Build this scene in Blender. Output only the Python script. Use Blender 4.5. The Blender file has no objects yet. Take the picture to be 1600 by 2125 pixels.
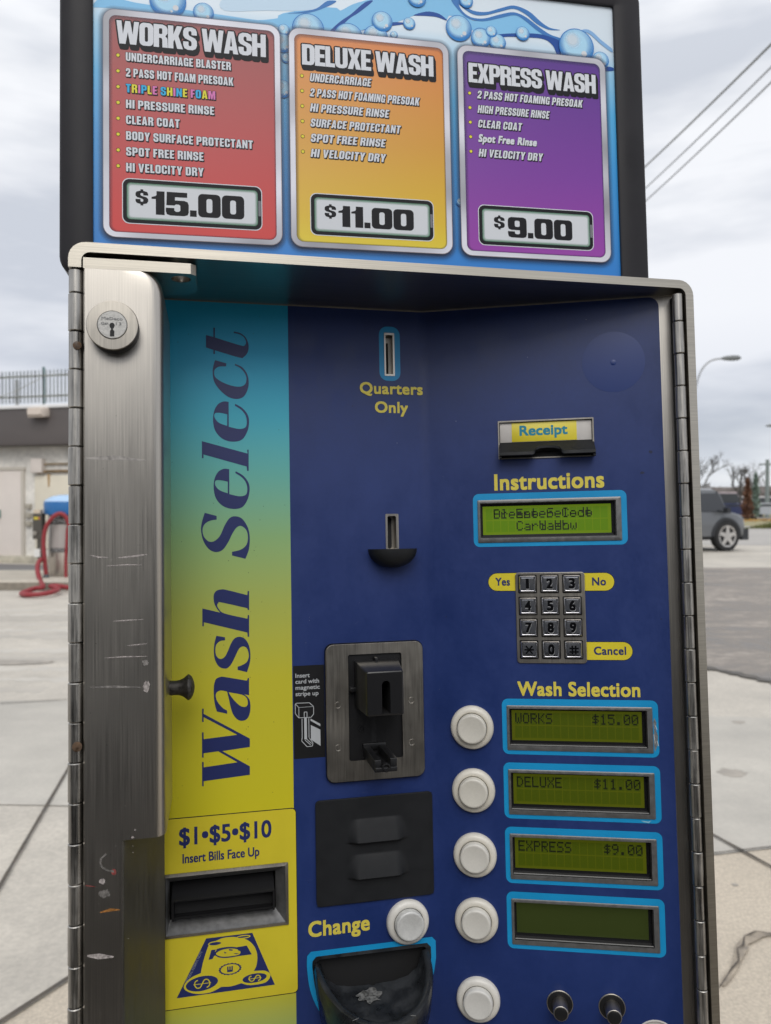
import bpy, bmesh, math, random
from mathutils import Matrix, Vector
from mathutils.geometry import tessellate_polygon
C = bpy.context.scene
COL = C.collection
R = math.radians
rnd = random.Random(7)

# ---------------------------------------------------------------- camera
cd = bpy.data.cameras.new('camera'); cam = bpy.data.objects.new('camera', cd); COL.objects.link(cam)
cd.sensor_fit = 'HORIZONTAL'; cd.sensor_width = 36.0; cd.lens = 36.0*1605/1600
CAMZ = 1.35
cam.location = (0, 0, CAMZ); cam.rotation_euler = (R(90-.73), 0, 0)
cd.clip_start = .02; cd.clip_end = 3000
cd.dof.use_dof = True; cd.dof.focus_distance = .60; cd.dof.aperture_fstop = 15
C.camera = cam

# ---------------------------------------------------------------- world, sun, exposure
SUN_EL, SUN_AZ = 44, 180
w = bpy.data.worlds.new('World'); C.world = w; w.use_nodes = True
N, L = w.node_tree.nodes, w.node_tree.links
N.clear()
out = N.new('ShaderNodeOutputWorld'); bg = N.new('ShaderNodeBackground')
sky = N.new('ShaderNodeTexSky'); sky.sky_type = 'NISHITA'; sky.sun_disc = False
sky.sun_elevation = R(SUN_EL); sky.sun_rotation = R(SUN_AZ)
tc = N.new('ShaderNodeTexCoord'); mp = N.new('ShaderNodeMapping'); mp.inputs['Scale'].default_value = (1.6, 1.6, 6.5)
mp.inputs['Location'].default_value = (.35, .1, .55)
n1 = N.new('ShaderNodeTexNoise'); n1.inputs['Scale'].default_value = 1.5; n1.inputs['Detail'].default_value = 5; n1.inputs['Roughness'].default_value = .5
cr = N.new('ShaderNodeValToRGB'); e = cr.color_ramp.elements
e[0].position = .38; e[0].color = (6.3, 6.65, 7.35, 1); e[1].position = .56; e[1].color = (9.4, 9.55, 9.9, 1)
sx = N.new('ShaderNodeSeparateXYZ'); zr = N.new('ShaderNodeValToRGB'); ze = zr.color_ramp.elements
ze[0].position = 0; ze[0].color = (1.12, 1.11, 1.08, 1); ze[1].position = 1; ze[1].color = (1.7, 1.68, 1.64, 1)
q = ze.new(.045); q.color = (1.10, 1.10, 1.09, 1); q = ze.new(.085); q.color = (.80, .82, .85, 1)
q = ze.new(.15); q.color = (.90, .91, .94, 1); q = ze.new(.22); q.color = (1.0, 1.0, 1.01, 1); q = ze.new(.45); q.color = (1.04, 1.04, 1.04, 1)
mul = N.new('ShaderNodeMixRGB'); mul.blend_type = 'MULTIPLY'; mul.inputs[0].default_value = 1
mx = N.new('ShaderNodeMixRGB'); mx.inputs[0].default_value = .95
L.new(tc.outputs['Generated'], mp.inputs[0]); L.new(mp.outputs[0], n1.inputs['Vector']); L.new(n1.outputs['Fac'], cr.inputs[0])
L.new(tc.outputs['Generated'], sx.inputs[0]); L.new(sx.outputs['Z'], zr.inputs[0])
L.new(cr.outputs[0], mul.inputs[1]); L.new(zr.outputs[0], mul.inputs[2])
L.new(sky.outputs[0], mx.inputs[1]); L.new(mul.outputs[0], mx.inputs[2]); L.new(mx.outputs[0], bg.inputs[0])
bg.inputs[1].default_value = .10; L.new(bg.outputs[0], out.inputs[0])
sd = bpy.data.lights.new('sun', 'SUN'); so = bpy.data.objects.new('sun', sd); COL.objects.link(so)
sd.energy = 1.25; sd.angle = R(35); sd.color = (1, .965, .91)
so.rotation_euler = (R(90-SUN_EL), 0, R(5)); so.location = (0, -5, 8)
C.view_settings.view_transform = 'Standard'; C.view_settings.look = 'None'
C.view_settings.exposure = 0.0; C.view_settings.gamma = 1.0
C.cycles.max_bounces = 8; C.cycles.caustics_reflective = False; C.cycles.caustics_refractive = False
C.cycles.sample_clamp_indirect = 4

# ---------------------------------------------------------------- materials
def lin(c):
    return tuple((v/12.92 if v <= .04045 else ((v+.055)/1.055)**2.4) for v in (x/255 for x in c))
MATS = {}
def mat(name, col, rough=.5, metal=0, spec=.5, noise=None, bump=None, emit=None, coat=0, coord='Object'):
    """noise = (scale xyz, amount, detail); bump = (scale xyz, strength)"""
    if name in MATS: return MATS[name]
    m = bpy.data.materials.new(name); m.use_nodes = True; MATS[name] = m
    t = m.node_tree; b = t.nodes['Principled BSDF']
    b.inputs['Base Color'].default_value = (*col, 1); b.inputs['Roughness'].default_value = rough
    b.inputs['Metallic'].default_value = metal; b.inputs['Specular IOR Level'].default_value = spec
    b.inputs['Coat Weight'].default_value = coat
    if emit:
        b.inputs['Emission Color'].default_value = (*emit[0], 1); b.inputs['Emission Strength'].default_value = emit[1]
    def tex(sc, det=4, rg=.55):
        tcn = t.nodes.new('ShaderNodeTexCoord'); mpn = t.nodes.new('ShaderNodeMapping'); mpn.inputs['Scale'].default_value = sc
        nn = t.nodes.new('ShaderNodeTexNoise'); nn.inputs['Scale'].default_value = 1; nn.inputs['Detail'].default_value = det; nn.inputs['Roughness'].default_value = rg
        t.links.new(tcn.outputs[coord], mpn.inputs[0]); t.links.new(mpn.outputs[0], nn.inputs['Vector']); return nn
    if noise:
        prev = None
        lst = noise if isinstance(noise, list) else [noise]
        for (sc, amt, *rest) in lst:
            nn = tex(sc, rest[0] if rest else 4)
            r = t.nodes.new('ShaderNodeMapRange'); r.inputs['From Min'].default_value = .3; r.inputs['From Max'].default_value = .7
            r.inputs['To Min'].default_value = 1-amt; r.inputs['To Max'].default_value = 1+amt
            t.links.new(nn.outputs['Fac'], r.inputs['Value'])
            if prev is None: prev = r.outputs[0]
            else:
                mm = t.nodes.new('ShaderNodeMath'); mm.operation = 'MULTIPLY'; t.links.new(prev, mm.inputs[0]); t.links.new(r.outputs[0], mm.inputs[1]); prev = mm.outputs[0]
        v = t.nodes.new('ShaderNodeVectorMath'); v.operation = 'SCALE'; v.inputs[0].default_value = col
        t.links.new(prev, v.inputs['Scale']); t.links.new(v.outputs[0], b.inputs['Base Color'])
        if metal <= .5 and rough > .2:
            r3 = t.nodes.new('ShaderNodeMath'); r3.operation = 'POWER'; r3.inputs[1].default_value = 1.8; t.links.new(prev, r3.inputs[0])
            r4 = t.nodes.new('ShaderNodeMath'); r4.operation = 'MULTIPLY'; r4.inputs[1].default_value = rough; t.links.new(r3.outputs[0], r4.inputs[0]); t.links.new(r4.outputs[0], b.inputs['Roughness'])
        if metal > .5:
            r2 = t.nodes.new('ShaderNodeMath'); r2.operation = 'MULTIPLY'; r2.inputs[1].default_value = rough
            t.links.new(prev, r2.inputs[0]); t.links.new(r2.outputs[0], b.inputs['Roughness'])
    if bump:
        nn = tex(bump[0], 6, .6); bn = t.nodes.new('ShaderNodeBump'); bn.inputs['Strength'].default_value = bump[1]
        bn.inputs['Distance'].default_value = bump[2] if len(bump) > 2 else .001
        t.links.new(nn.outputs['Fac'], bn.inputs['Height']); t.links.new(bn.outputs[0], b.inputs['Normal'])
    return m
def grad(name, stops, axis='Z', rough=.4, scale=1.0, coord='Object', noise=0.0, spec=.38, emit=0):
    """printed colour gradient along a local axis; stops are (position in metres, colour)"""
    if name in MATS: return MATS[name]
    m = bpy.data.materials.new(name); m.use_nodes = True; MATS[name] = m
    t = m.node_tree; b = t.nodes['Principled BSDF']; b.inputs['Roughness'].default_value = rough; b.inputs['Specular IOR Level'].default_value = spec
    lo, hi = stops[0][0], stops[-1][0]
    tcn = t.nodes.new('ShaderNodeTexCoord'); s = t.nodes.new('ShaderNodeSeparateXYZ'); r = t.nodes.new('ShaderNodeMapRange')
    r.inputs['From Min'].default_value = lo; r.inputs['From Max'].default_value = hi
    ramp = t.nodes.new('ShaderNodeValToRGB'); el = ramp.color_ramp.elements
    while len(el) < len(stops): el.new(.5)
    for i, (p, c) in enumerate(stops): el[i].position = (p-lo)/(hi-lo)
    for i, (p, c) in enumerate(stops): el[i].color = (*c, 1)
    t.links.new(tcn.outputs[coord], s.inputs[0]); t.links.new(s.outputs[axis], r.inputs['Value']); t.links.new(r.outputs[0], ramp.inputs[0])
    t.links.new(ramp.outputs[0], b.inputs['Base Color'])
    return m
def fadem(name, col, rough=.4):
    """printed soft tint whose strength follows the mesh attribute 'fade'"""
    if name in MATS: return MATS[name]
    m = bpy.data.materials.new(name); m.use_nodes = True; MATS[name] = m
    t = m.node_tree; b = t.nodes['Principled BSDF']; b.inputs['Base Color'].default_value = (*col, 1); b.inputs['Roughness'].default_value = rough
    a = t.nodes.new('ShaderNodeAttribute'); a.attribute_name = 'fade'; t.links.new(a.outputs['Fac'], b.inputs['Alpha'])
    return m

STEEL = mat('brushed_steel', (.47, .44, .395), .33, 1, noise=[((2200, 2200, 14), .13, 3), ((14, 14, 7), .07, 4)], bump=((2500, 2500, 14), .05, .0003))
STEELX = mat('brushed_steel_lengthwise', (.42, .39, .335), .34, 1, noise=[((12, 1500, 1500), .14, 3), ((6, 9, 9), .07, 3)], bump=((12, 1800, 1800), .06, .0003))
STEELD = mat('dull_steel', (.37, .345, .305), .38, 1, noise=[((1200, 1200, 30), .12, 3), ((30, 30, 30), .12, 4)])
HINGE = mat('worn_hinge_steel', (.37, .355, .33), .40, 1, noise=[((900, 900, 40), .25, 3), ((60, 60, 30), .25, 4)])
DARKM = mat('dark_gap', (.01, .01, .011), .7)
BLACK = mat('black_plastic', (.009, .009, .010), .45, 0, .4, bump=((1500, 1500, 1500), .06, .0002))
BLACKP = mat('black_powder_coat', (.010, .011, .013), .6, 0, .35, noise=((60, 60, 60), .09, 4), bump=((900, 900, 900), .15, .0003))
TRAYM = mat('tray_black_enamel', (.016, .018, .021), .42, noise=[((60, 60, 60), .5, 5), ((14, 14, 14), .4, 4)], bump=((500, 500, 500), .2, .0004))
BLUE = mat('navy_print', (.013, .033, .150), .42, noise=[((7, 7, 5), .13, 5), ((45, 45, 30), .06, 4), ((300, 300, 300), .04, 2)], bump=((700, 700, 700), .05, .0003))
DISC = mat('navy_disc_print', (.014, .036, .165), .40)
CYAN = mat('cyan_print', (.010, .30, .62), .38, noise=((30, 30, 30), .06, 3))
YEL = mat('yellow_print', (.72, .60, .035), .38, noise=((20, 20, 14), .06, 4))
YTX = mat('yellow_letters', (.74, .62, .09), .4)
NAVY = mat('navy_letters', (.022, .032, .135), .4)
WHITEB = mat('white_button_plastic', (.74, .72, .675), .36, coat=.1, noise=[((45, 45, 45), .07, 5), ((200, 200, 200), .03, 3)])
WHITEP = mat('white_plunger_plastic', (.68, .67, .64), .36, noise=[((40, 40, 40), .05, 4), ((700, 700, 700), .03, 2)])
CHROME = mat('polished_chrome', (.62, .62, .64), .09, 1)
CHROMED = mat('shadowed_chrome', (.05, .05, .055), .2, 1)  # dark colour paints the shaded look of the raised key symbols
GREYB = mat('grey_bezel', (.20, .20, .20), .42, .6, noise=((200, 200, 200), .15, 3))
PAPER = mat('pale_plate', (.56, .53, .50), .5, noise=((120, 120, 120), .06, 4))
TEAL = mat('teal_letters', (.01, .24, .36), .4)
SCUFF = mat('pale_scuff', (.36, .325, .31), .7, noise=((500, 500, 500), .5, 4))
RUST = mat('rust_stain', (.10, .062, .038), .8, noise=((300, 300, 300), .5, 4))
ORANGEM = mat('orange_paint_mark', (.30, .13, .03), .7, noise=((500, 500, 500), .5, 4))
REDM = mat('red_paint_mark', (.22, .05, .045), .7, noise=((500, 500, 500), .5, 4))
STAIN = mat('black_scrape', (.02, .018, .016), .7)

for m in (WHITEB, WHITEP):   # each button has yellowed a little differently
    t = m.node_tree; b = t.nodes['Principled BSDF']; src = b.inputs['Base Color'].links[0].from_socket
    oi = t.nodes.new('ShaderNodeObjectInfo'); mxn = t.nodes.new('ShaderNodeMixRGB'); mxn.blend_type = 'MULTIPLY'; mxn.inputs[2].default_value = (.96, .93, .86, 1)
    t.links.new(oi.outputs['Random'], mxn.inputs[0]); t.links.new(src, mxn.inputs[1]); t.links.new(mxn.outputs[0], b.inputs['Base Color'])

# ---------------------------------------------------------------- mesh helper
class MB:
    def __init__(s, T=None, base=(0, 0, 0), k=.001):
        s.v, s.f, s.m, s.fd, s.mats, s.T, s.base, s.k = [], [], [], [], [], T, base, k
    def mi(s, m):
        if m not in s.mats: s.mats.append(m)
        return s.mats.index(m)
    def pt(s, u, v, d=0, fade=1.0):
        p = s.T(u, v, d) if s.T else (u, v, d)
        s.v.append(tuple((p[i]-s.base[i])*s.k for i in range(3))); s.fd.append(fade); return len(s.v)-1
    def face(s, idx, m): s.f.append(tuple(idx)); s.m.append(s.mi(m))
    def loop(s, pts, d=0, fade=1.0): return [s.pt(p[0], p[1], p[2] if len(p) > 2 else d, fade) for p in pts]
    def bridge(s, a, b, m, closed=True):
        n = len(a)
        for i in range(n if closed else n-1):
            j = (i+1) % n; s.face((a[i], a[j], b[j], b[i]), m)
    def cap(s, a, m): s.face(a, m)
    def poly(s, loops, d, m):
        """flat filled polygon with holes (u, v) at height d"""
        idx = [s.pt(p[0], p[1], d) for lp in loops for p in lp]
        for t in tessellate_polygon([[Vector((p[0], p[1], 0)) for p in lp] for lp in loops]): s.face([idx[i] for i in t], m)
    def stack(s, levels, m, cap=True, mcap=None):
        """levels = list of (loop, d); bridged one after another, the last capped"""
        prev = None
        for lp, d in levels:
            a = s.loop(lp, d)
            if prev: s.bridge(prev, a, m)
            prev = a
        if cap: s.cap(prev, mcap or m)
        return prev
    def plate(s, u0, u1, v0, v1, r, d0, d1, m, bev=.6, n=6, mcap=None):
        s.stack([(rr(u0, u1, v0, v1, r, n), d0), (rr(u0, u1, v0, v1, r, n), d1-bev), (rr(u0+bev*.3, u1-bev*.3, v0+bev*.3, v1-bev*.3, max(r-bev*.3, .02), n), d1-bev*.3),
                 (rr(u0+bev, u1-bev, v0+bev, v1-bev, max(r-bev, .02), n), d1)], m, True, mcap)
    def ring(s, la, lb, d, m, fa=1.0, fb=1.0, db=None):
        a = s.loop(la, d, fa); b = s.loop(lb, d if db is None else db, fb); s.bridge(a, b, m)
    def lathe(s, cu, cv, prof, m, n=40, cap=True, ms=None):
        prev = None
        for k, (r, d) in enumerate(prof):
            a = s.loop([(cu+r*math.cos(2*math.pi*i/n), cv+r*math.sin(2*math.pi*i/n)) for i in range(n)], d)
            if prev: s.bridge(prev, a, ms[k-1] if ms else m)
            prev = a
        if cap: s.cap(prev, ms[-1] if ms else m)
    def box(s, x0, x1, y0, y1, z0, z1, m):
        c = [s.pt(x, y, z) for x in (x0, x1) for y in (y0, y1) for z in (z0, z1)]
        for f in ((0, 1, 3, 2), (4, 6, 7, 5), (0, 4, 5, 1), (2, 3, 7, 6), (0, 2, 6, 4), (1, 5, 7, 3)): s.face([c[i] for i in f], m)
    def tube(s, path, r, m, n=8, cap=True):
        """path in raw (pre-T) coordinates; r number or list"""
        P = [Vector(p) for p in path]; prev = None; up = Vector((.13, .21, .97))
        for i, p in enumerate(P):
            t = (P[min(i+1, len(P)-1)]-P[max(i-1, 0)])
            t = t.normalized() if t.length > 1e-9 else Vector((0, 0, 1))
            a = t.cross(up)
            if a.length < .05: a = t.cross(Vector((1, 0, 0)))
            a.normalize(); b = t.cross(a); rad = r[i] if isinstance(r, (list, tuple)) else r
            lp = []
            for k in range(n):
                q = p+(a*math.cos(2*math.pi*k/n)+b*math.sin(2*math.pi*k/n))*rad; lp.append(s.pt(*q))
            if prev: s.bridge(prev, lp, m)
            elif cap: s.cap(lp, m)
            prev = lp
        if cap: s.cap(prev, m)
    def build(s, name, parent=None, smooth=35, label=None):
        me = bpy.data.meshes.new(name); me.from_pydata(s.v, [], s.f)
        for m in s.mats: me.materials.append(m)
        for p, i in zip(me.polygons, s.m): p.material_index = i
        if any(x != 1.0 for x in s.fd):
            at = me.attributes.new('fade', 'FLOAT', 'POINT'); at.data.foreach_set('value', s.fd)
        bm = bmesh.new(); bm.from_mesh(me); bmesh.ops.recalc_face_normals(bm, faces=bm.faces); bm.to_mesh(me); bm.free()
        if smooth:
            me.polygons.foreach_set('use_smooth', [True]*len(me.polygons)); me.set_sharp_from_angle(angle=R(smooth))
        me.update()
        o = bpy.data.objects.new(name, me); COL.objects.link(o)
        if parent: o.parent = parent
        if label: o['label'] = label
        return o
def rr(u0, u1, v0, v1, r=0, n=6):
    """rounded rectangle loop"""
    if r <= 0: r = .01
    o = []
    for cu, cv, a in ((u1-r, v1-r, 0), (u0+r, v1-r, 90), (u0+r, v0+r, 180), (u1-r, v0+r, 270)):
        for i in range(n+1):
            t = R(a+90*i/n); o.append((cu+r*math.cos(t), cv+r*math.sin(t)))
    return o
def circ(cu, cv, r, n=32, rv=None, rot=0):
    o = []
    for i in range(n):
        a = 2*math.pi*i/n; x, y = r*math.cos(a), (rv or r)*math.sin(a)
        o.append((cu+x*math.cos(rot)-y*math.sin(rot), cv+x*math.sin(rot)+y*math.cos(rot)))
    return o
def smooth_loop(pts, sub=5, allsmooth=False):
    """points (u, v[, 1]); runs of smooth points become Catmull-Rom arcs, the rest stay corners"""
    n = len(pts); o = []
    S = [allsmooth or len(p) > 2 for p in pts]; Q = [Vector((p[0], p[1])) for p in pts]
    for i in range(n):
        a, b = Q[i], Q[(i+1) % n]
        if not (S[i] or S[(i+1) % n]): o.append((a.x, a.y)); continue
        p0 = Q[i-1] if S[i] else a-(b-a)*.3; p3 = Q[(i+2) % n] if S[(i+1) % n] else b+(b-a)*.3
        for k in range(sub):
            t = k/sub
            q = .5*((2*a)+(b-p0)*t+(2*p0-5*a+4*b-p3)*t*t+(3*a-p0-3*b+p3)*t**3); o.append((q.x, q.y))
    return o
def catmull(path, sub=6):
    P = [Vector(p) for p in path]; o = []
    for i in range(len(P)-1):
        p0, a, b, p3 = P[max(i-1, 0)], P[i], P[i+1], P[min(i+2, len(P)-1)]
        for k in range(sub):
            t = k/sub; o.append(.5*((2*a)+(b-p0)*t+(2*p0-5*a+4*b-p3)*t*t+(3*a-p0-3*b+p3)*t**3))
    o.append(P[-1]); return o

# ---------------------------------------------------------------- lettering
_txt = {}
def glyphs(s, sp=1.0):
    if (s, sp) not in _txt:
        c = bpy.data.curves.new('t', 'FONT'); c.body = s; c.space_character = sp; c.dimensions = '2D'; c.fill_mode = 'BOTH'; c.resolution_u = 4
        o = bpy.data.objects.new('t', c); COL.objects.link(o); bpy.context.view_layer.update()
        me = bpy.data.meshes.new_from_object(o.evaluated_get(bpy.context.evaluated_depsgraph_get()))
        _txt[s, sp] = ([(v.co.x, v.co.y) for v in me.vertices], [tuple(p.vertices) for p in me.polygons])
        bpy.data.objects.remove(o); bpy.data.curves.remove(c); bpy.data.meshes.remove(me)
    return _txt[s, sp]
CAP = None
def text(mb, s, u0, u1, vb, cap, d, m, bold=0, shear=0, nb=8, dd=.006, rot=False, off=(0, 0), sp=1.0):
    """built-in face scaled to run from u0 to u1 with its baseline at vb and capitals of height cap; bold = extra stroke radius"""
    global CAP
    if CAP is None: CAP = max(p[1] for p in glyphs('H')[0])
    vs, fs = glyphs(s, sp)
    x0, x1 = min(p[0] for p in vs), max(p[0] for p in vs)
    sx, sy = (u1-u0-2*bold-abs(shear)*cap)/(x1-x0), (cap-2*bold)/CAP
    offs = [(0, 0)]+[(bold*x, bold*y) for x, y in ((1, 1), (1, 0), (1, -1), (0, -1), (-1, -1), (-1, 0), (-1, 1), (0, 1))] if bold else [(0, 0)]
    for k, (ox, oy) in enumerate(offs):
        idx = []
        for x, y in vs:
            vv = y*sy+bold+oy+off[1]; uu = (x-x0)*sx+bold+ox+shear*vv+off[0]
            idx.append(mb.pt(*((u0-vv, vb+uu) if rot == 1 else (u0+uu, vb+vv)), d+k*dd))
        for f in fs: mb.face([idx[i] for i in f], m)
def Lr(u0, u1, v0, v1, r, n=4): return rr(u0, u1, v0, v1, r, n)
SS = [(.62, .66), (.62, .80), (.57, .93), (.42, 1), (.2, 1), (.05, .93), (0, .8), (0, .62), (.08, .5), (.33, .4), (.38, .33), (.38, .22), (.35, .17), (.27, .17), (.24, .22), (.24, .36), (0, .36), (0, .2), (.06, .06), (.2, 0), (.42, 0), (.56, .06), (.62, .2), (.62, .40), (.54, .52), (.29, .62), (.24, .69), (.24, .78), (.27, .83), (.35, .83), (.38, .78), (.38, .66)]
HEAVY = {
 'O': (.62, [Lr(0, .62, 0, 1, .2), Lr(.24, .38, .18, .82, .06)]),
 'D': (.62, [[(0, 0), (.42, 0), (.55, .05), (.62, .2), (.62, .8), (.55, .95), (.42, 1), (0, 1)], Lr(.24, .38, .17, .83, .05)]),
 'E': (.5, [[(0, 0), (.5, 0), (.5, .18), (.24, .18), (.24, .41), (.46, .41), (.46, .58), (.24, .58), (.24, .82), (.5, .82), (.5, 1), (0, 1)]]),
 'L': (.47, [[(0, 0), (.47, 0), (.47, .19), (.24, .19), (.24, 1), (0, 1)]]),
 'H': (.64, [[(0, 0), (.24, 0), (.24, .4), (.4, .4), (.4, 0), (.64, 0), (.64, 1), (.4, 1), (.4, .6), (.24, .6), (.24, 1), (0, 1)]]),
 'U': (.62, [[(0, 1), (0, .2), (.06, .06), (.2, 0), (.42, 0), (.56, .06), (.62, .2), (.62, 1), (.38, 1), (.38, .22), (.35, .17), (.27, .17), (.24, .22), (.24, 1)]]),
 'A': (.66, [[(0, 0), (.2, 1), (.46, 1), (.66, 0), (.43, 0), (.405, .16), (.255, .16), (.23, 0)], [(.28, .33), (.38, .33), (.33, .74)]]),
 'W': (1.0, [[(0, 1), (.22, 1), (.285, .42), (.39, 1), (.61, 1), (.715, .42), (.78, 1), (1, 1), (.87, 0), (.6, 0), (.5, .52), (.4, 0), (.13, 0)]]),
 'K': (.67, [[(0, 0), (0, 1), (.24, 1), (.24, .62), (.4, 1), (.65, 1), (.47, .56), (.67, 0), (.41, 0), (.3, .4), (.24, .3), (.24, 0)]]),
 'X': (.65, [[(0, 1), (.25, 1), (.325, .7), (.4, 1), (.65, 1), (.47, .52), (.66, 0), (.4, 0), (.325, .32), (.25, 0), (-.01, 0), (.18, .52)]]),
 'R': (.63, [[(0, 0), (0, 1), (.4, 1), (.56, .94), (.62, .82), (.62, .62), (.52, .5), (.61, .4), (.63, 0), (.39, 0), (.385, .34), (.35, .41), (.24, .41), (.24, 0)], Lr(.24, .385, .58, .83, .04)]),
 'P': (.62, [[(0, 0), (0, 1), (.4, 1), (.56, .94), (.62, .8), (.62, .56), (.56, .43), (.45, .38), (.24, .38), (.24, 0)], Lr(.24, .385, .54, .83, .04)]),
 'S': (.62, [SS]),
 '0': (.92, [Lr(0, .92, 0, 1, .18), Lr(.34, .58, .2, .8, .09)]),
 '1': (.52, [[(0, .74), (.16, .79), (.2, .84), (.2, 1), (.52, 1), (.52, 0), (.17, 0), (.17, .66), (0, .66)]]),
 '5': (.92, [[(.04, 1), (.86, 1), (.86, .79), (.37, .79), (.365, .65), (.74, .65), (.88, .6), (.92, .48), (.92, .17), (.88, .05), (.74, 0), (.18, 0), (.04, .05), (0, .17), (0, .32), (.34, .32), (.34, .22), (.4, .17), (.52, .17), (.58, .22), (.58, .43), (.52, .48), (.4, .48), (.34, .43), (.02, .43)]]),
 '9': (.92, [[(.18, 1), (.74, 1), (.88, .95), (.92, .83), (.92, .17), (.88, .05), (.74, 0), (.18, 0), (.04, .05), (0, .17), (0, .3), (.34, .3), (.34, .21), (.4, .17), (.52, .17), (.58, .21), (.58, .37), (.18, .37), (.04, .42), (0, .54), (0, .83), (.04, .95)], Lr(.34, .58, .53, .83, .07)]),
 '.': (.28, [[(0, 0), (.27, 0), (.27, .27), (0, .27)]]),
 'N': (.64, [[(0, 0), (0, 1), (.22, 1), (.42, .5), (.42, 1), (.64, 1), (.64, 0), (.43, 0), (.22, .52), (.22, 0)]]),
 'C': (.62, [[(.62, .62), (.62, .8), (.56, .94), (.42, 1), (.2, 1), (.06, .94), (0, .8), (0, .2), (.06, .06), (.2, 0), (.42, 0), (.56, .06), (.62, .2), (.62, .4), (.38, .4), (.38, .22), (.35, .17), (.27, .17), (.24, .22), (.24, .78), (.27, .83), (.35, .83), (.38, .78), (.38, .62)]]),
 'G': (.62, [[(.62, .64), (.62, .8), (.56, .94), (.42, 1), (.2, 1), (.06, .94), (0, .8), (0, .2), (.06, .06), (.2, 0), (.32, 0), (.4, .06), (.44, 0), (.62, 0), (.62, .52), (.33, .52), (.33, .38), (.39, .38), (.39, .22), (.35, .17), (.27, .17), (.24, .22), (.24, .78), (.27, .83), (.35, .83), (.38, .78), (.38, .64)]]),
 'B': (.62, [[(0, 0), (.42, 0), (.56, .05), (.62, .17), (.62, .4), (.54, .51), (.61, .62), (.61, .84), (.55, .95), (.42, 1), (0, 1)], Lr(.24, .385, .59, .84, .04), Lr(.24, .39, .16, .43, .04)]),
 'T': (.56, [[(0, 1), (.56, 1), (.56, .81), (.4, .81), (.4, 0), (.16, 0), (.16, .81), (0, .81)]]),
 'F': (.48, [[(0, 0), (0, 1), (.48, 1), (.48, .81), (.24, .81), (.24, .59), (.44, .59), (.44, .41), (.24, .41), (.24, 0)]]),
 'I': (.24, [[(0, 0), (0, 1), (.24, 1), (.24, 0)]]),
 'Y': (.64, [[(-.01, 1), (.24, 1), (.32, .66), (.4, 1), (.65, 1), (.44, .4), (.44, 0), (.2, 0), (.2, .4)]]),
 'V': (.66, [[(0, 1), (.24, 1), (.33, .36), (.42, 1), (.66, 1), (.45, 0), (.21, 0)]]),
 'M': (.82, [[(0, 0), (0, 1), (.3, 1), (.41, .5), (.52, 1), (.82, 1), (.82, 0), (.6, 0), (.6, .6), (.48, 0), (.34, 0), (.22, .6), (.22, 0)]]),
 '2': (.62, [[(0, .64), (0, .8), (.06, .94), (.2, 1), (.42, 1), (.56, .94), (.62, .8), (.62, .6), (.56, .5), (.28, .2), (.62, .2), (.62, 0), (0, 0), (0, .2), (.36, .6), (.38, .66), (.38, .78), (.35, .83), (.27, .83), (.24, .78), (.24, .64)]]),
 '$': (.62, [SS]), ' ': (.20, [])}
def heavy(mb, s, u0, u1, vb, h, d, m, gap=.035, offs=((0, 0),), dd=.006, shear=0, ms=None):
    tot = sum(HEAVY[c][0]+gap for c in s)-gap; k = (u1-u0-shear*h)/tot
    for n, (ox, oy) in enumerate(offs):
        x = 0
        for ic, c in enumerate(s):
            wd, lps = HEAVY[c]
            if lps: mb.poly([[(u0+(x+p[0])*k+ox+shear*p[1]*h, vb+p[1]*h+oy) for p in lp] for lp in lps], d+n*dd, ms[ic] if ms else m)
            if c == '$':
                for a, b in ((-.12, .02), (.98, 1.12)):
                    mb.poly([[(u0+(x+.24)*k, vb+a*h), (u0+(x+.38)*k, vb+a*h), (u0+(x+.38)*k, vb+b*h), (u0+(x+.24)*k, vb+b*h)]], d+.01, m)
            x += wd+gap
F57 = {'P': '7F09090906', 'l': '00417F4000', 'e': '3854545418', 'a': '2054545478', 's': '4854545420', 'S': '4649494931', 'c': '3844444420', 't': '043F444020', 'O': '3E4141413E', 'r': '7C08040408', 'E': '7F49494941', 'n': '7C08040478', 'C': '3E41414122', 'o': '3844444438', 'd': '384444487F', 'W': '3F4038403F', 'h': '7F08040478', 'N': '7F0408107F', 'w': '3C4030403C', 'K': '7F08142241', 'R': '7F09192946', 'D': '7F4141221C', 'L': '7F40404040', 'U': '3F4040403F', 'X': '6314081463', '$': '242A7F2A12', '1': '00427F4000', '5': '2745454539', '.': '0060600000', '0': '3E5149453E', '9': '064949291E', ' ': '0000000000'}
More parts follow.
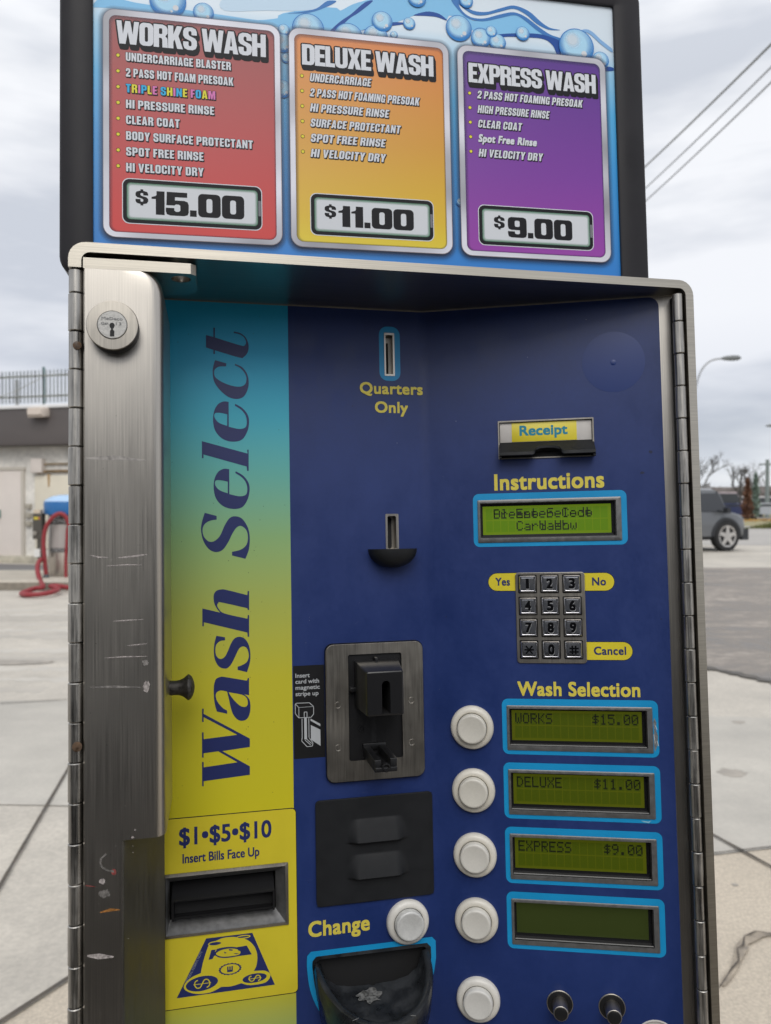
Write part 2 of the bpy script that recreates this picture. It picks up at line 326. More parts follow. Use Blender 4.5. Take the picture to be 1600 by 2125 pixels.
WASH_SELECT=[[[(-11.5,-180.4),(-11.4,-162),(-10.2,-162.1),(-10.2,-166.2),(15.4,-164.3),(0.8,-154.8),(-10.2,-155.5),(-10.2,-158.8),(-11.4,-158.7),(-11.3,-139.5),(-10.1,-139.6),(-10.1,-144.8),(15.4,-143.2),(-10,-128),(-10,-131.7),(-11.2,-131.6),(-11.1,-121.5),(-9.9,-121.5),(-10,-125.5),(25,-146.8),(24.9,-153.2),(3.9,-154.9),(24.8,-168.1),(24.7,-174.6),(-10.3,-176.7),(-10.3,-180.5)]],[[(24.8,-99.9),(23.9,-99.8),(23.1,-101.9),(6.5,-98.2,1),(2.7,-98,1),(-0.6,-99.6,1),(-2.1,-105,1),(-2.1,-113.6,1),(-1.1,-120.4,1),(0.1,-124.4),(7.8,-126.5),(7.8,-124),(4.4,-121.8,1),(0.7,-117.1,1),(-0.7,-112.7,1),(-0,-109.7,1),(3.1,-108.4,1),(7.8,-109.4),(9.2,-115.2,1),(10.6,-122,1),(12.4,-127.4,1),(15.7,-131.5,1),(19.5,-132.7,1),(23.4,-131,1),(25.4,-125.8,1),(25.5,-119.1,1),(24,-115.1,1),(20.9,-112.4),(24.7,-113.2)],[(8.9,-110),(18.8,-112.4,1),(22.6,-115,1),(23.7,-119,1),(22.5,-121.8,1),(18.7,-121.6,1),(14.9,-118.4,1),(11.6,-114.4,1)]],[[(0.1,-66.1),(6.6,-67.4),(6.7,-69.8),(2.9,-70.3,1),(0,-72.9,1),(-0.8,-77.2,1),(-0,-81.6,1),(2.8,-84.1,1),(6.1,-82.8,1),(8.6,-78.6,1),(11.5,-71.9,1),(14.4,-68.4,1),(18.2,-67.6,1),(22.1,-69.5,1),(24.9,-74.5,1),(26,-81.3,1),(25.5,-88.1,1),(23.3,-95.3),(16.1,-93.2),(16.1,-90.7),(19.5,-89.7,1),(23.1,-87.5,1),(24.7,-83.7,1),(24.5,-79.8,1),(23,-76.3,1),(20.1,-75.2,1),(17.2,-77,1),(14.3,-82.7,1),(11.3,-88.4,1),(8.4,-91.3,1),(5.6,-91.6,1),(1.8,-89.8,1),(-1,-84.9,1),(-1.9,-79.1,1),(-1.4,-71.9,1)]],[[(-10.5,-58.3),(-10.4,-44.5),(3.1,-48.2),(0.3,-44.4,1),(-1.5,-40,1),(-1.7,-34.7,1),(0.2,-31.3,1),(4.2,-30.2,1),(8.5,-30.8,1),(24.1,-35.3),(24.4,-32),(25.5,-32.1),(25.4,-46.9),(24.3,-46.9),(24,-45.5),(4.1,-40.3,1),(1.8,-40.6,1),(0.9,-42.5,1),(2.2,-45.4,1),(6.4,-49,1),(24,-53.7),(24.3,-50.9),(25.3,-50.9),(25.2,-67.9),(24.1,-67.8),(23.8,-64.5),(-9.3,-55.2),(-9.4,-58.3)]],[[(-8.1,29.8),(1,27.3),(1,24.4),(-4,23.6,1),(-8.2,20.9,1),(-9.8,16.6,1),(-8.8,11.2,1),(-5.1,7.4,1),(-0.9,7.6,1),(3.4,11.6,1),(7.1,19.7,1),(10.9,25.4,1),(15.2,26.9,1),(20.5,25,1),(24.8,18.4,1),(26.4,10.7,1),(25.7,0.9,1),(22.9,-6.7),(12.6,-3.9),(12.6,-1),(19.2,0.5,1),(23.6,4,1),(25,9.6,1),(23.9,15.7,1),(19.9,19.2,1),(16.2,17.9,1),(12.9,13.1,1),(9.7,6.6,1),(5.4,0.7,1),(0.1,-1,1),(-5.2,1.5,1),(-9.3,8,1),(-11,16.6,1),(-10.1,23.1,1)]],[[(11,64.1),(7,64.4,1),(2.7,62.2,1),(-0.3,56.7,1),(-1.1,49.1,1),(0.4,41.5,1),(4.6,36,1),(9.9,33.3,1),(16.3,32.7,1),(21.7,34.8,1),(25.5,41.4,1),(26.7,49.1,1),(25.3,54.5,1),(21.4,59.3,1),(16,62.5),(15.7,61.1),(20.8,57.6,1),(24,53.2,1),(24.9,48,1),(23.6,43.8,1),(18.5,42.7,1),(10.9,44.4)],[(9.8,54.2),(9.7,45),(3.6,47.4,1),(0.5,50.7,1),(-0.1,53.4,1),(1,55.3,1),(4.8,55.3,1)]],[[(-9.9,86.1),(25.4,76.6),(25,79.7),(26.2,79.7),(26.1,62.8),(24.9,62.8),(24.5,66.3),(-8.7,75.6),(-8.7,72.7),(-9.9,72.7)]],[[(11,117.6),(7,117.8,1),(2.7,115.5,1),(-0.3,110,1),(-1.2,102.3,1),(0.4,94.6,1),(4.6,89.2,1),(9.9,86.5,1),(16.4,86.1,1),(21.8,88.3,1),(25.6,95,1),(26.8,102.8,1),(25.4,108.3,1),(21.5,113,1),(16.1,116.2),(15.8,114.7),(20.9,111.3,1),(24.1,106.9,1),(25,101.6,1),(23.7,97.4,1),(18.6,96.2,1),(10.9,97.8)],[(9.8,107.7),(9.7,98.4),(3.6,100.7,1),(0.5,104,1),(-0.2,106.7,1),(1,108.6,1),(4.8,108.7,1)]],[[(0.7,150.6),(9.4,148.4),(9.3,145.9),(4.4,145.7,1),(1.2,144,1),(-0.1,140.9,1),(1.1,136.8,1),(6.5,133.1,1),(14,130.5,1),(20.4,130.1,1),(24.2,132.5,1),(25,137.5,1),(23.2,141.9,1),(19.7,145.3,1),(16.1,147),(16.2,148.3),(21.7,145.7,1),(25.4,140.8,1),(26.8,134.2,1),(25.8,127.5,1),(22.5,121.9,1),(17.1,120.1,1),(10.7,121.6,1),(4.3,126.9,1),(0,133.4,1),(-1.2,141.1,1),(-0.4,146.7,1)]],[[(-6.1,170.5),(-0.4,169.1),(-0.4,176.6),(0.8,176.6),(0.7,168.8),(20.7,163.2,1),(24,163.5,1),(25,166.5,1),(23.2,170,1),(19.7,172.2,1),(15.4,173),(15.6,174.2),(20.8,173,1),(25.1,169.3,1),(27,163.2,1),(26.1,157.6,1),(23,153.9,1),(19.6,153.4,1),(0.7,158.5),(0.6,155.5),(-0.5,155.5),(-0.5,158.8),(-6.2,160.5)]]]
BILL_IN=[(3.8,-295.8,1),(12.9,-296.3,1),(21.6,-299.6,1),(26.9,-305.3,1),(29,-312.2,1),(28.3,-319.5,1),(26.2,-323.5),(35.1,-324.5,1),(38.9,-328.3,1),(35,-333.2,1),(23.3,-333.7,1),(16.7,-331.3),(9.2,-332.6,1),(1.8,-332),(-6.4,-335,1),(-16.9,-334.7,1),(-24.5,-331.2,1),(-25.7,-327,1),(-20.9,-322.4,1),(-13.4,-319.8),(-11.9,-312.6,1),(-9.4,-304.8,1),(-6.9,-299.4,1),(-2.4,-297.5,1)]
PORTRAIT=[(-5.5,-303.7),(-1.2,-303.8),(-2.9,-305.6,1),(-1.2,-303.4,1),(7,-302.9,1),(13.6,-304),(21.1,-303.7),(24.8,-310.8),(15.2,-310.8,1),(7,-311.1,1),(0.4,-310.1,1),(-2.9,-308.1,1),(-4.5,-310.3),(-7.6,-310.8)]
FACE=[(-2.1,-307,1),(1.2,-304.9,1),(7,-304.2,1),(12.8,-305.2,1),(16.1,-307.2,1),(15.2,-309.6,1),(9.4,-310.1,1),(2,-309.5,1)]
SWIRLS=[('sky',[(-99.4,459.2,1),(-85,470.2,1),(-63.1,466.4,1),(-0.5,463.9,1),(51.8,462.4,1),(61.3,470.7,1),(109.1,481,1),(108.8,461.1,1),(67.4,455.1,1),(51.8,458.3,1),(-0.5,458.3,1),(-45.5,458.9,1),(-85,459.2,1)]),('sky',[(10.9,457.9,1),(45.6,463.1,1),(66.8,468.3,1),(95.4,472.6,1),(112.3,478.8,1),(128.3,488.1,1),(166.7,500,1),(219.9,506.2,1),(217.1,495.6,1),(209.7,480.1),(202.9,484.5,1),(194,486,1),(178.8,481.2,1),(158.7,471.5,1),(136.4,464.7,1),(116.9,458.3,1),(95.2,457.8,1),(69.1,463,1),(45.5,455.6,1),(10.9,454.3,1)]),('sky',[(191.8,498.1,1),(215.8,500.9,1),(229.7,484.7,1),(244,483.4,1),(260,488,1),(274.7,492.5,1),(283.4,489.8,1),(294.9,481.7,1),(306.6,475,1),(318.5,473.3,1),(316.7,465.9,1),(297.7,475.9,1),(277.1,474,1),(258.1,471.6,1),(239.4,470.8,1),(229.5,478.2,1),(218.3,484.8,1),(208.4,485.2,1),(191.6,488.2,1)]),('pale',[(11,467.6,1),(45.7,471.4,1),(81.1,475.4,1),(102.7,482.7,1),(95.6,489.4,1),(45.8,483.6,1),(11.1,478.4,1)]),('navy',[(102.4,458.6,1),(112.2,468.9,1),(122,476.8,1),(134.4,488.8,1),(141.8,490.9,1),(129.4,479.2,1),(119.5,471.6,1),(108.4,459.2,1)]),('blue',[(65.1,471.1,1),(84.6,473.8,1),(101.5,481.6,1),(108.8,487.1,1),(100.4,486.2,1),(90.7,478.3,1),(76.3,473.6,1)]),('navy',[(129.1,461.4,1),(140.1,465.7,1),(151.2,467.9,1),(171.2,472.8,1),(167.5,473.9,1),(156.3,472.4,1),(141.4,467.1,1)]),('navy',[(178.9,481.8,1),(191.5,486.6,1),(202.9,485.7,1),(210.4,480.2,1),(200.3,482.5,1),(188.9,482.3,1)]),('blue',[(217.2,501,1),(232.7,489.7,1),(245.6,489,1),(261.6,494.3,1),(274.8,498.4,1),(286.5,494.2,1),(296.6,486.6,1),(308.3,482.1,1),(320.2,482.9,1),(309.8,484,1),(301.1,488.8,1),(289.5,497.7,1),(274.9,501.6,1),(261.7,497.5,1),(247.1,492.3,1),(232.7,493.1,1),(223.7,501.8,1)]),('blue',[(214.4,500.7,1),(219.9,492.8,1),(229.7,484.7,1),(244,483.1,1),(260,487.7,1),(274.7,492.2,1),(283.4,489.5,1),(294.9,481.4,1),(306.6,474.7,1),(319.9,471.7,1),(320,474.9,1),(309.6,477.6,1),(298,484.2,1),(286.4,491.7,1),(274.7,495.1,1),(261.5,491.7,1),(245.5,486,1),(232.6,486,1),(224.1,491.9,1),(219.4,501.3,1)]),('navy',[(252.2,468.1,1),(258.1,472,1),(277.1,475.2,1),(297.8,476.8,1),(311.1,475,1),(319.6,472.3),(319.8,457.2),(316.8,456.9,1),(312.3,466.9,1),(303.6,472.3,1),(288.8,472.4,1),(268.3,471,1)]),('haze',[(336,482,1),(344.4,486.2,1),(351.9,484.8,1),(360.8,477.7,1),(372,470.1),(371.9,466.4,1),(360.7,473.2,1),(350.3,481.5,1),(342.8,483.7,1)]),('navy',[(361.4,447.3,1),(367.6,452,1),(373.2,451.1),(373.2,448.8,1)])]
BUBBLES=[(-36.5,470.7,15.4),(-6.8,463.5,8.8),(61.9,455.3,5.4),(61,443.3,8.5),(63.7,430,4.4),(60.2,402.1,8.1),(83.3,458.4,14.3),(119.2,454.5,13.2),(143.7,457.1,11.3),(149.8,472.4,9.5),(174.7,473.2,5.7),(160.4,461,3.5),(221.1,473.7,12.3),(242.2,467.4,9),(182.3,497.8,8.6),(228.8,500.1,6.4),(241.8,466.3,9.4),(257.9,463.9,8),(252.1,473.5,5.5),(282.5,474.9,6.7),(335.5,467.8,17.5),(359.4,456.8,8.4),(218.7,310.9,3.7)]
# ---------------------------------------------------------------- things
def tag(o, label=None, cat=None, group=None, kind=None):
    if label: o['label'] = label
    if cat: o['category'] = cat
    if group: o['group'] = group
    if kind: o['kind'] = kind
    return o
RW = Matrix(((0.9766039, -0.2142927, -0.0179829), (0.2149897, 0.9748409, 0.0588619), (0.0049168, -0.0613509, 0.9981041)))
def thing(name, label, cat, loc=(0, 0, 0), rot=None, group=None):
    o = bpy.data.objects.new(name, None); COL.objects.link(o); o.empty_display_size = .1
    o.location = loc
    if rot is not None: o.rotation_euler = rot.to_euler() if isinstance(rot, Matrix) else (0, 0, rot)
    return tag(o, label, cat, group)

# ================================================================ the pay station (millimetres, x right, y into the machine, z up)
G_ = R(-21.5738); UC = 171.0
def TL(u, v, d): return (u, 620-d, v)
def TR(u, v, d): return (UC+u*math.cos(G_)+d*math.sin(G_), 620+u*math.sin(G_)-d*math.cos(G_), v)
def TF(u, v, d): return (u, 530-d, v)
G2 = R(-2.0456)
def TS(u, v, d): return (u*math.cos(G2)+d*math.sin(G2), 660+u*math.sin(G2)-d*math.cos(G2), v)
BASE = (137, 600, -1316.4)
def wpos(b): return Vector((0, 0, CAMZ))+RW @ Vector([x*.001 for x in b])
station = thing('pay_station', 'tall car wash pay station in stainless steel with navy keypad panel', 'pay station', wpos(BASE), RW)
def M(T=None): return MB(T, BASE)

# housing: hood plate with right wall as one bent sheet, left wall, back, floor, pedestal
hs = M()
def arc(cx, cz, r, a0, a1, n=6): return [(cx+r*math.cos(R(a0+(a1-a0)*i/n)), cz+r*math.sin(R(a0+(a1-a0)*i/n))) for i in range(n+1)]
prof = [(-92.8, 187.5)]+arc(-81.8, 193.5, 11, 180, 90)+arc(354.5, 192.5, 11.8, 90, 0)+[(366.3, -700), (359.6, -700)]+arc(354.2, 192.5, 5.4, 0, 90)[0:]+[(-79, 197.9)]+arc(-79, 192.2, 5.7, 90, 180)+[(-84.7, 187.5)]
def extrude_xz(mb, pr, y0, y1, m, bev=.8, mside=None):
    cx = None
    a = [mb.pt(x, y0+bev, z) for x, z in pr]; b = [mb.pt(x, y1, z) for x, z in pr]; mb.bridge(a, b, mside or m)
    f = [mb.pt(x, y0, z) for x, z in pr]; mb.bridge(f, a, m)
    for (ids, yy) in ((f, y0), (b, y1)):
        for t in tessellate_polygon([[Vector((x, z, 0)) for x, z in pr]]): mb.face([ids[i] for i in t], m)
extrude_xz(hs, prof, 530, 800, STEELX)
hs.box(-92.5, -86, 541.5, 800, -700, 187.4, STEEL)
hs.box(-86, 359.5, 794, 800, -700, 198, STEEL)
hs.box(-92.5, 366.2, 541.5, 800, -706, -700.1, STEEL)
hs.box(-86, 359.5, 640, 646, -699, 197.5, DARKM)
hs.build('housing', station)
pd = M(); pd.box(10, 264, 600, 760, -1306, -706.2, STEELD); pd.box(-30, 304, 560, 790, -1318, -1306.1, STEELD)
pd.build('pedestal', station)

# hinges
def hinge(x, y, r, ztop, seam0, zend, first):
    h = M(); z = ztop; k = 0; nx = seam0
    while z > zend:
        r2 = r+(.32 if k % 2 else 0)
        lp = lambda rad: circ(x, y, rad, 20)
        a = [h.pt(p[0], p[1], z-.25) for p in lp(r2-.5)]; b = [h.pt(p[0], p[1], z-.8) for p in lp(r2)]
        c = [h.pt(p[0], p[1], nx+.8) for p in lp(r2)]; d = [h.pt(p[0], p[1], nx+.25) for p in lp(r2-.5)]
        h.cap(a, HINGE); h.bridge(a, b, HINGE); h.bridge(b, c, HINGE); h.bridge(c, d, HINGE); h.cap(d, HINGE)
        z = nx; nx -= 25.4; k += 1
    h.tube([(x, y, ztop-1), (x, y, zend)], r-1.2, DARKM, 12)
    return h
h = hinge(-88.7, 535.3, 4.6, 187, 171.0, -690, 1)
for zz, rr_ in ((135.5, 2.7), (-123.2, 3.1)):
    T0 = h.T; h.T = TF; h.lathe(-87.2, zz, [(rr_, -1), (rr_, .05), (rr_*.6, .35)], RUST, 18); h.T = T0
h.box(-86.8, -84.6, 536, 541, -690, 187, DARKM)
h.build('hinge', station)
h = hinge(354.9, 534.2, 3.75, 194.6, 172.4, -690, 0)
h.box(355.5, 359.4, 538.2, 545, -690, 194, DARKM)
h.build('hinge', station)

# door: steel tray in two flats meeting at the crease
door = M()
# steel margins around the printed film
door.T = TL; door.poly([[(-62, 197.2), (171, 197.2), (171, 201.5), (-62, 201.5)]], 0, STEELX)
door.T = TR
rc = [(0, 197.2)]+[(182.7+8*math.cos(R(90-15*i)), 189.2+8*math.sin(R(90-15*i))) for i in range(7)]+[(190.7, -690)]
door.poly([rc+[(204, -690), (204, 199.5), (202.5, 201.5), (0, 201.5)]], 0, STEEL)
a = door.loop([(204, 199.5), (204, -690)], 0); b = door.loop([(204, 199.5), (204, -690)], -24); door.bridge(a, b, STEEL, False)
for T, u0, u1 in ((TL, -62, 171), (TR, 0, 204)):
    door.T = T; a = door.loop([(u0, 201.5), (u1, 201.5)], 0); b = door.loop([(u0, 201.5), (u1, 201.5)], -12); door.bridge(a, b, STEELD, False)
door.build('door', station)

# printed film with real openings
STRIP = grad('strip_print', [(z+1.3164, c) for z, c in ((-.70, (.03, .30, .50)), (-.41, (.07, .36, .40)), (-.375, (.36, .48, .16)), (-.345, (.54, .51, .05)), (-.20, (.66, .585, .022)), (-.10, (.60, .55, .04)),
    (-.045, (.45, .50, .10)), (.01, (.29, .49, .21)), (.06, (.15, .48, .42)), (.105, (.07, .48, .63)), (.155, (.03, .47, .77)), (.20, (.025, .45, .78)))], rough=.4)  # printed gradient, with upper stops brightened to offset the hood shadow
film = M(TL)
BILL = rr(-38.8, 51.2, -289, -246.6, .5, 1)
film.poly([[(-62, 197.2), (-62, -690), (58.5, -690), (58.5, 197.2)], BILL], 0, STRIP)
QS = rr(138.2, 146.2, 142.6, 178.0, .4, 1); RS = rr(136.7, 147.0, -1.0, 27.4, .4, 1)
TRAY = [(73, -321.5), (164, -321.5), (164, -335), (158, -352), (146, -366), (120, -374), (96, -368), (80, -354), (73, -335)]
film.poly([[(58.5, 197.2), (58.5, -690), (166, -690), (166, 197.2)], QS, RS, TRAY], 0, BLUE)
film.T = None   # softly rolled bend between the two flats
bend = []
for i in range(9):
    q_ = i/8; A_, B_, C_ = Vector(TL(166, 0, 0)), Vector(TL(171, 0, 0)), Vector(TR(5, 0, 0)); p_ = A_*(1-q_)**2+B_*2*q_*(1-q_)+C_*q_*q_
    bend.append(p_)
film.bridge([film.pt(p.x, p.y, 197.2) for p in bend], [film.pt(p.x, p.y, -690) for p in bend], BLUE, False)
film.T = TR
LCDS = [(42.7, 156.7, 2.6, 37.5)]+[(62.2, 175.3, t-35.6, t) for t in (-129.0, -179.9, -230.8, -281.8)]
RCPT = rr(61.6, 136.6, 71.5, 101.6, .5, 1)
holes = [rr(a+1.5, b-1.5, c+1.5, d-1.5, .5, 1) for a, b, c, d in LCDS]+[RCPT]
film.poly([[(5, -690), (190.7, -690)]+rc[::-1][1:-1]+[(5, 197.2)]]+holes, 0, BLUE)
film.lathe(154.3, 146.4, [(24.6, -.01), (24.6, .08), (24.4, .10)], DISC, 64)
film.lathe(154.2, 145.9, [(2.4, .08), (1.8, .35), (.8, .45)], DISC, 20)
# cyan surrounds and yellow tabs printed on the film
film.T = TL
film.ring(rr(133.6, 151.4, 138.2, 183.7, 7), rr(138.2, 146.2, 142.6, 178.0, .4), .12, CYAN)
film.T = TR
for u0, u1, v0, v1 in ((50.2, 73, -36.8, -22.5), (125, 149.5, -37.2, -23.3), (125, 161.8, -92.2, -78.2)):
    k = 7.0
    lf = u0 < 60
    pts = lambda e: ([(u1, v0-e), (u1, v1+e)]+[(u0+k+(k+e)*math.cos(R(a)), (v0+v1)/2+(k+e)*math.sin(R(a))) for a in range(90, 271, 15)]) if lf else ([(u0, v1+e), (u0, v0-e)]+[(u1-k+(k+e)*math.cos(R(a)), (v0+v1)/2+(k+e)*math.sin(R(a))) for a in range(-90, 91, 15)])
    film.poly([pts(.45)], .08, DARKM); film.poly([pts(0)], .14, YEL)
# tiny chips and specks in the print
chip = mat('print_chip', (.25, .28, .36), .7)
for i in range(46):
    T = rnd.choice((TL, TR)); film.T = T
    u = rnd.uniform(62, 168) if T is TL else rnd.uniform(4, 188); v = rnd.uniform(-380, 190)
    if T is TR and u > 40 and v < 45: continue
    film.lathe(u, v, [(rnd.uniform(.12, .42), .05), (.1, .1)], rnd.choice((chip, chip, STAIN)), 6)
SCR = mat('film_hairline', (.055, .075, .19), .5)
for i in range(26):
    T = rnd.choice((TL, TR)); film.T = T
    u = rnd.uniform(64, 150) if T is TL else rnd.uniform(8, 180); v = rnd.uniform(-380, 185)
    if T is TR and u > 36 and v < 48: u = rnd.uniform(4, 14)
    a = rnd.uniform(-1.2, 1.2); l = rnd.uniform(2, 9); dx, dy = math.cos(a)*l, math.sin(a)*l
    if T is TL: dx = min(dx, 168-u)
    film.poly([[(u, v), (u+dx*.5, v+dy*.5+.12), (u+dx, v+dy), (u+dx*.5, v+dy*.5-.1)]], .04, SCR)
SMU = mat('finger_smudge', (.010, .018, .06), .6)
for T, u, v, rx, ry in ((TR, 181, 72.5, 1.8, 1.6), (TR, 174, 56, 2.2, 1.2), (TR, 184.5, -60, .8, .7)):
    film.T = T; film.poly([[(u+rx*(.6+.4*rnd.random())*math.cos(k*.524), v+ry*(.6+.4*rnd.random())*math.sin(k*.524)) for k in range(12)]], .05, SMU)
film.T = TL
for i in range(60): film.lathe(rnd.uniform(-34, 57), rnd.uniform(-195, 190), [(rnd.uniform(.1, .35), .05), (.08, .08)], STAIN, 5)
# torn print beside the upper wash display
film.T = TR
film.poly([[(176.6, -137), (178.2, -141), (177.4, -146), (179.0, -151), (178.6, -158), (176.4, -163.5), (175.6, -157), (176.2, -148), (175.7, -141)]], .16, mat('torn_edge', (.16, .17, .18), .7, noise=((900, 900, 900), .5, 3)))
for a, b in (((175.7, -150), (176.6, -157)), ((177, -143), (178.3, -146.5)), ((178, -155), (178.9, -159))):
    film.poly([[(a[0], a[1]), (a[0]+.5, a[1]), (b[0]+.4, b[1]), (b[0], b[1])]], .22, mat('torn_white', (.6, .6, .58), .6))
film.poly([[(164, -216.9), (170, -217.4), (172, -216.4), (170, -218.6), (166, -218.0)]], .2, mat('torn_pale_blue', (.25, .52, .66), .6))

fo = film.build('graphic_film', station)

def words(lst, name='lettering', parent=fo):
    for T, s, u0, u1, vb, cap, m, bold, *r in lst:
        t = M(T); text(t, s, u0, u1, vb, cap, .2 if u1 < 165 or T is TR else .55, m, bold, r[0] if r else 0, sp=1.06); t.build(name, parent, 0)
words([(TL, 'Quarters', 116.7, 170.2, 126.9, 9.6, YTX, .36), (TL, 'Only', 129.2, 157.3, 111.4, 9.4, YTX, .36),
       (TL, 'Change', 68.6, 117.6, -303.8, 12.0, YTX, .44),
       (TR, 'Instructions', 56.8, 144.2, 45.2, 13.4, YTX, .50), (TR, 'Wash Selection', 71.3, 166.7, -121.2, 11.4, YTX, .42),
       (TR, 'Yes', 55.8, 67.5, -32.6, 6.5, NAVY, .22), (TR, 'No', 132.4, 143.2, -33.2, 6.5, NAVY, .22), (TR, 'Cancel', 132.2, 157, -88.2, 6.5, NAVY, .22)])
for wd_ in (WASH_SELECT[:4], WASH_SELECT[4:]):
    t = M(TL)
    for gl in wd_: t.poly([smooth_loop(lp, 5) for lp in gl], .12, NAVY)
    t.build('lettering', fo, 0)

# bill panel: yellow plate with black key line, bill slot, printed banknote sketch
bp = M(TL)
tl = [(-61, -203.4), (-61, -343.8)]+[(56.4+3.4*math.cos(R(a)), -340.4+3.4*math.sin(R(a))) for a in range(-90, 1, 15)]+[(56.4+3.4*math.cos(R(a)), -206.8+3.4*math.sin(R(a))) for a in range(0, 91, 15)]
tk = [(x, v-.7 if v < -300 else v+.7) if x < 50 else (x+.6*(1 if x > 56.4 else 0), v-.7 if v < -300 else v+.7) for x, v in tl]
bp.poly([tk, BILL], .1, DARKM); bp.poly([tl, BILL], .3, YEL)
a = bp.loop(tl, .3); b = bp.loop(tl, 0); bp.bridge(a, b, YEL)
bn = [(-9.3, -294.7), (25.4, -294.7), (42.2, -335.9), (-31.2, -336.0)]
bp.poly([bn], .38, NAVY); bp.poly([smooth_loop(BILL_IN, 4)], .44, YEL)
bp.poly([circ(-12.6, -327.6, 11.9, 28, 5.4, R(4))], .5, NAVY); bp.poly([circ(26.8, -328.8, 9.2, 28, 3.4, R(2))], .5, NAVY)
for cu, cv, rx, ry in ((-2.6, -299.3, 5.3, 1.9), (18.6, -296.9, 5.4, 1.35)):
    bp.ring(circ(cu, cv, rx, 24, ry), circ(cu, cv, rx-.9, 24, ry-.75), .5, YEL)
    bp.poly([circ(cu, cv, rx-.9, 24, ry-.75)], .47, NAVY)
bp.poly([smooth_loop(PORTRAIT, 3)], .5, NAVY); bp.poly([smooth_loop(FACE, 4)], .56, YEL)
for p in ([(7.5, -304.6), (10.5, -305.3), (10.2, -306.2), (7.6, -305.6)], [(13.8, -304.8), (18.5, -306.4), (15, -307)], [(11, -308.2), (15.5, -308.6), (13, -309.2)], [(4, -306), (6, -307.2), (4.4, -307.6)]): bp.poly([p], .6, NAVY)
sc_ = [(8.4+(8.1 if i % 2 else 8.8)*math.cos(2*math.pi*i/36), -319.6+(4.1 if i % 2 else 4.6)*math.sin(2*math.pi*i/36)) for i in range(36)]
bp.poly([sc_], .5, NAVY); bp.poly([circ(8.4, -319.6, 7.0, 30, 3.5)], .55, YEL)
t = bp; text(t, 'E', 10.4, 14.6, -321.6, 4.2, .7, NAVY, .25, rot=1)
for cu, cv, sx_, sy_ in ((-12.4, -327.7, 5.4, 3.3), (26.9, -328.9, 4.2, 2.2)):
    pth = [(-y_, x_) for x_, y_ in ((.9, .6), (.6, .95), (-.1, 1.02), (-.8, .75), (-.8, .3), (0, 0), (.8, -.3), (.8, -.75), (.1, -1.02), (-.6, -.95), (-.95, -.6))]
    cp = catmull([(cu+p[0]*sx_, cv+p[1]*sy_, 0) for p in pth], 4)
    for i in range(len(cp)-1):
        dx, dy = cp[i+1].x-cp[i].x, cp[i+1].y-cp[i].y; l = math.hypot(dx, dy) or 1; nx, ny = -dy/l*.42, dx/l*.42
        t.face([t.pt(cp[i].x+nx, cp[i].y+ny, .62), t.pt(cp[i+1].x+nx, cp[i+1].y+ny, .62), t.pt(cp[i+1].x-nx, cp[i+1].y-ny, .62), t.pt(cp[i].x-nx, cp[i].y-ny, .62)], YEL)
    t.poly([[(cu-sx_*1.2, cv-.22), (cu+sx_*1.2, cv-.22), (cu+sx_*1.2, cv+.22), (cu-sx_*1.2, cv+.22)]], .66, YEL)
vs, fs = glyphs('FEDERAL RESERVE NOTE'); x1 = max(p[0] for p in vs); n0 = len(t.v)
for x, y in vs:
    a_ = 24*x/x1; b_ = y*1.9/.7
    t.pt(-23.2+a_*math.cos(R(62)) - b_*math.sin(R(62)), -325.5+a_*math.sin(R(62))+b_*math.cos(R(62)), .5)
for f in fs: t.face([n0+i for i in f], mat('pale_small_letters', (.30, .32, .36), .5))
bpo = bp.build('bill_panel', station, 0)
t = M(TL); text(t, '$1\u2022$5\u2022$10', -28.8, 40.9, -223.6, 13.2, .4, NAVY, .36); t.build('lettering', bpo, 0)
t = M(TL); text(t, 'Insert Bills Face Up', -26.4, 31.4, -237, 7.0, .4, NAVY, .18); t.build('lettering', bpo, 0)
bf = M(TL)
fr = lambda e, r=.6: rr(-41+e, 53.4-e, -291.4+e, -244+e if False else -244-e, r, 2)
bf.stack([(fr(0), 0), (fr(0), 1.2), (fr(2.2), 1.8)], STEELD, False)
bf.stack([(fr(2.2), 1.8), (fr(2.8), .6), (rr(-36.4, 44, -281, -252.5, .5, 2), -7)], GREYB, False)
bf.stack([(rr(-36.4, 44, -281, -252.5, .5, 2), -7), (rr(-36.4, 44, -281, -252.5, .5, 2), -30)], DARKM, True)
bfo = bf.build('bill_acceptor', station)
sn = M(TL)   # black snout: sloping upper lip, lower lip and cheeks
def lip(ps, u0, u1, m):
    a = [sn.pt(u0, v, d) for v, d in ps]; b = [sn.pt(u1, v, d) for v, d in ps]; sn.bridge(a, b, m); sn.cap(a, m); sn.cap(b, m)
lip([(-253.5, -12), (-262.2, 5.5), (-263.2, 5.5), (-263.4, -14)], -34.2, 42.2, BLACK)
lip([(-275.2, 3.6), (-276.4, 3.6), (-279.5, -14), (-276, -14)], -34.2, 42.2, BLACK)
for u in (-34.4, 41): lip([(-256, -10), (-263, 5.0), (-277.4, 4.4), (-279.4, -10)], u, u+1.6, BLACK)
lip([(-263, -4), (-276, -4), (-276, -14), (-263, -14)], -32.6, 41, DARKM)
sn.build('bill_mouth', bfo)

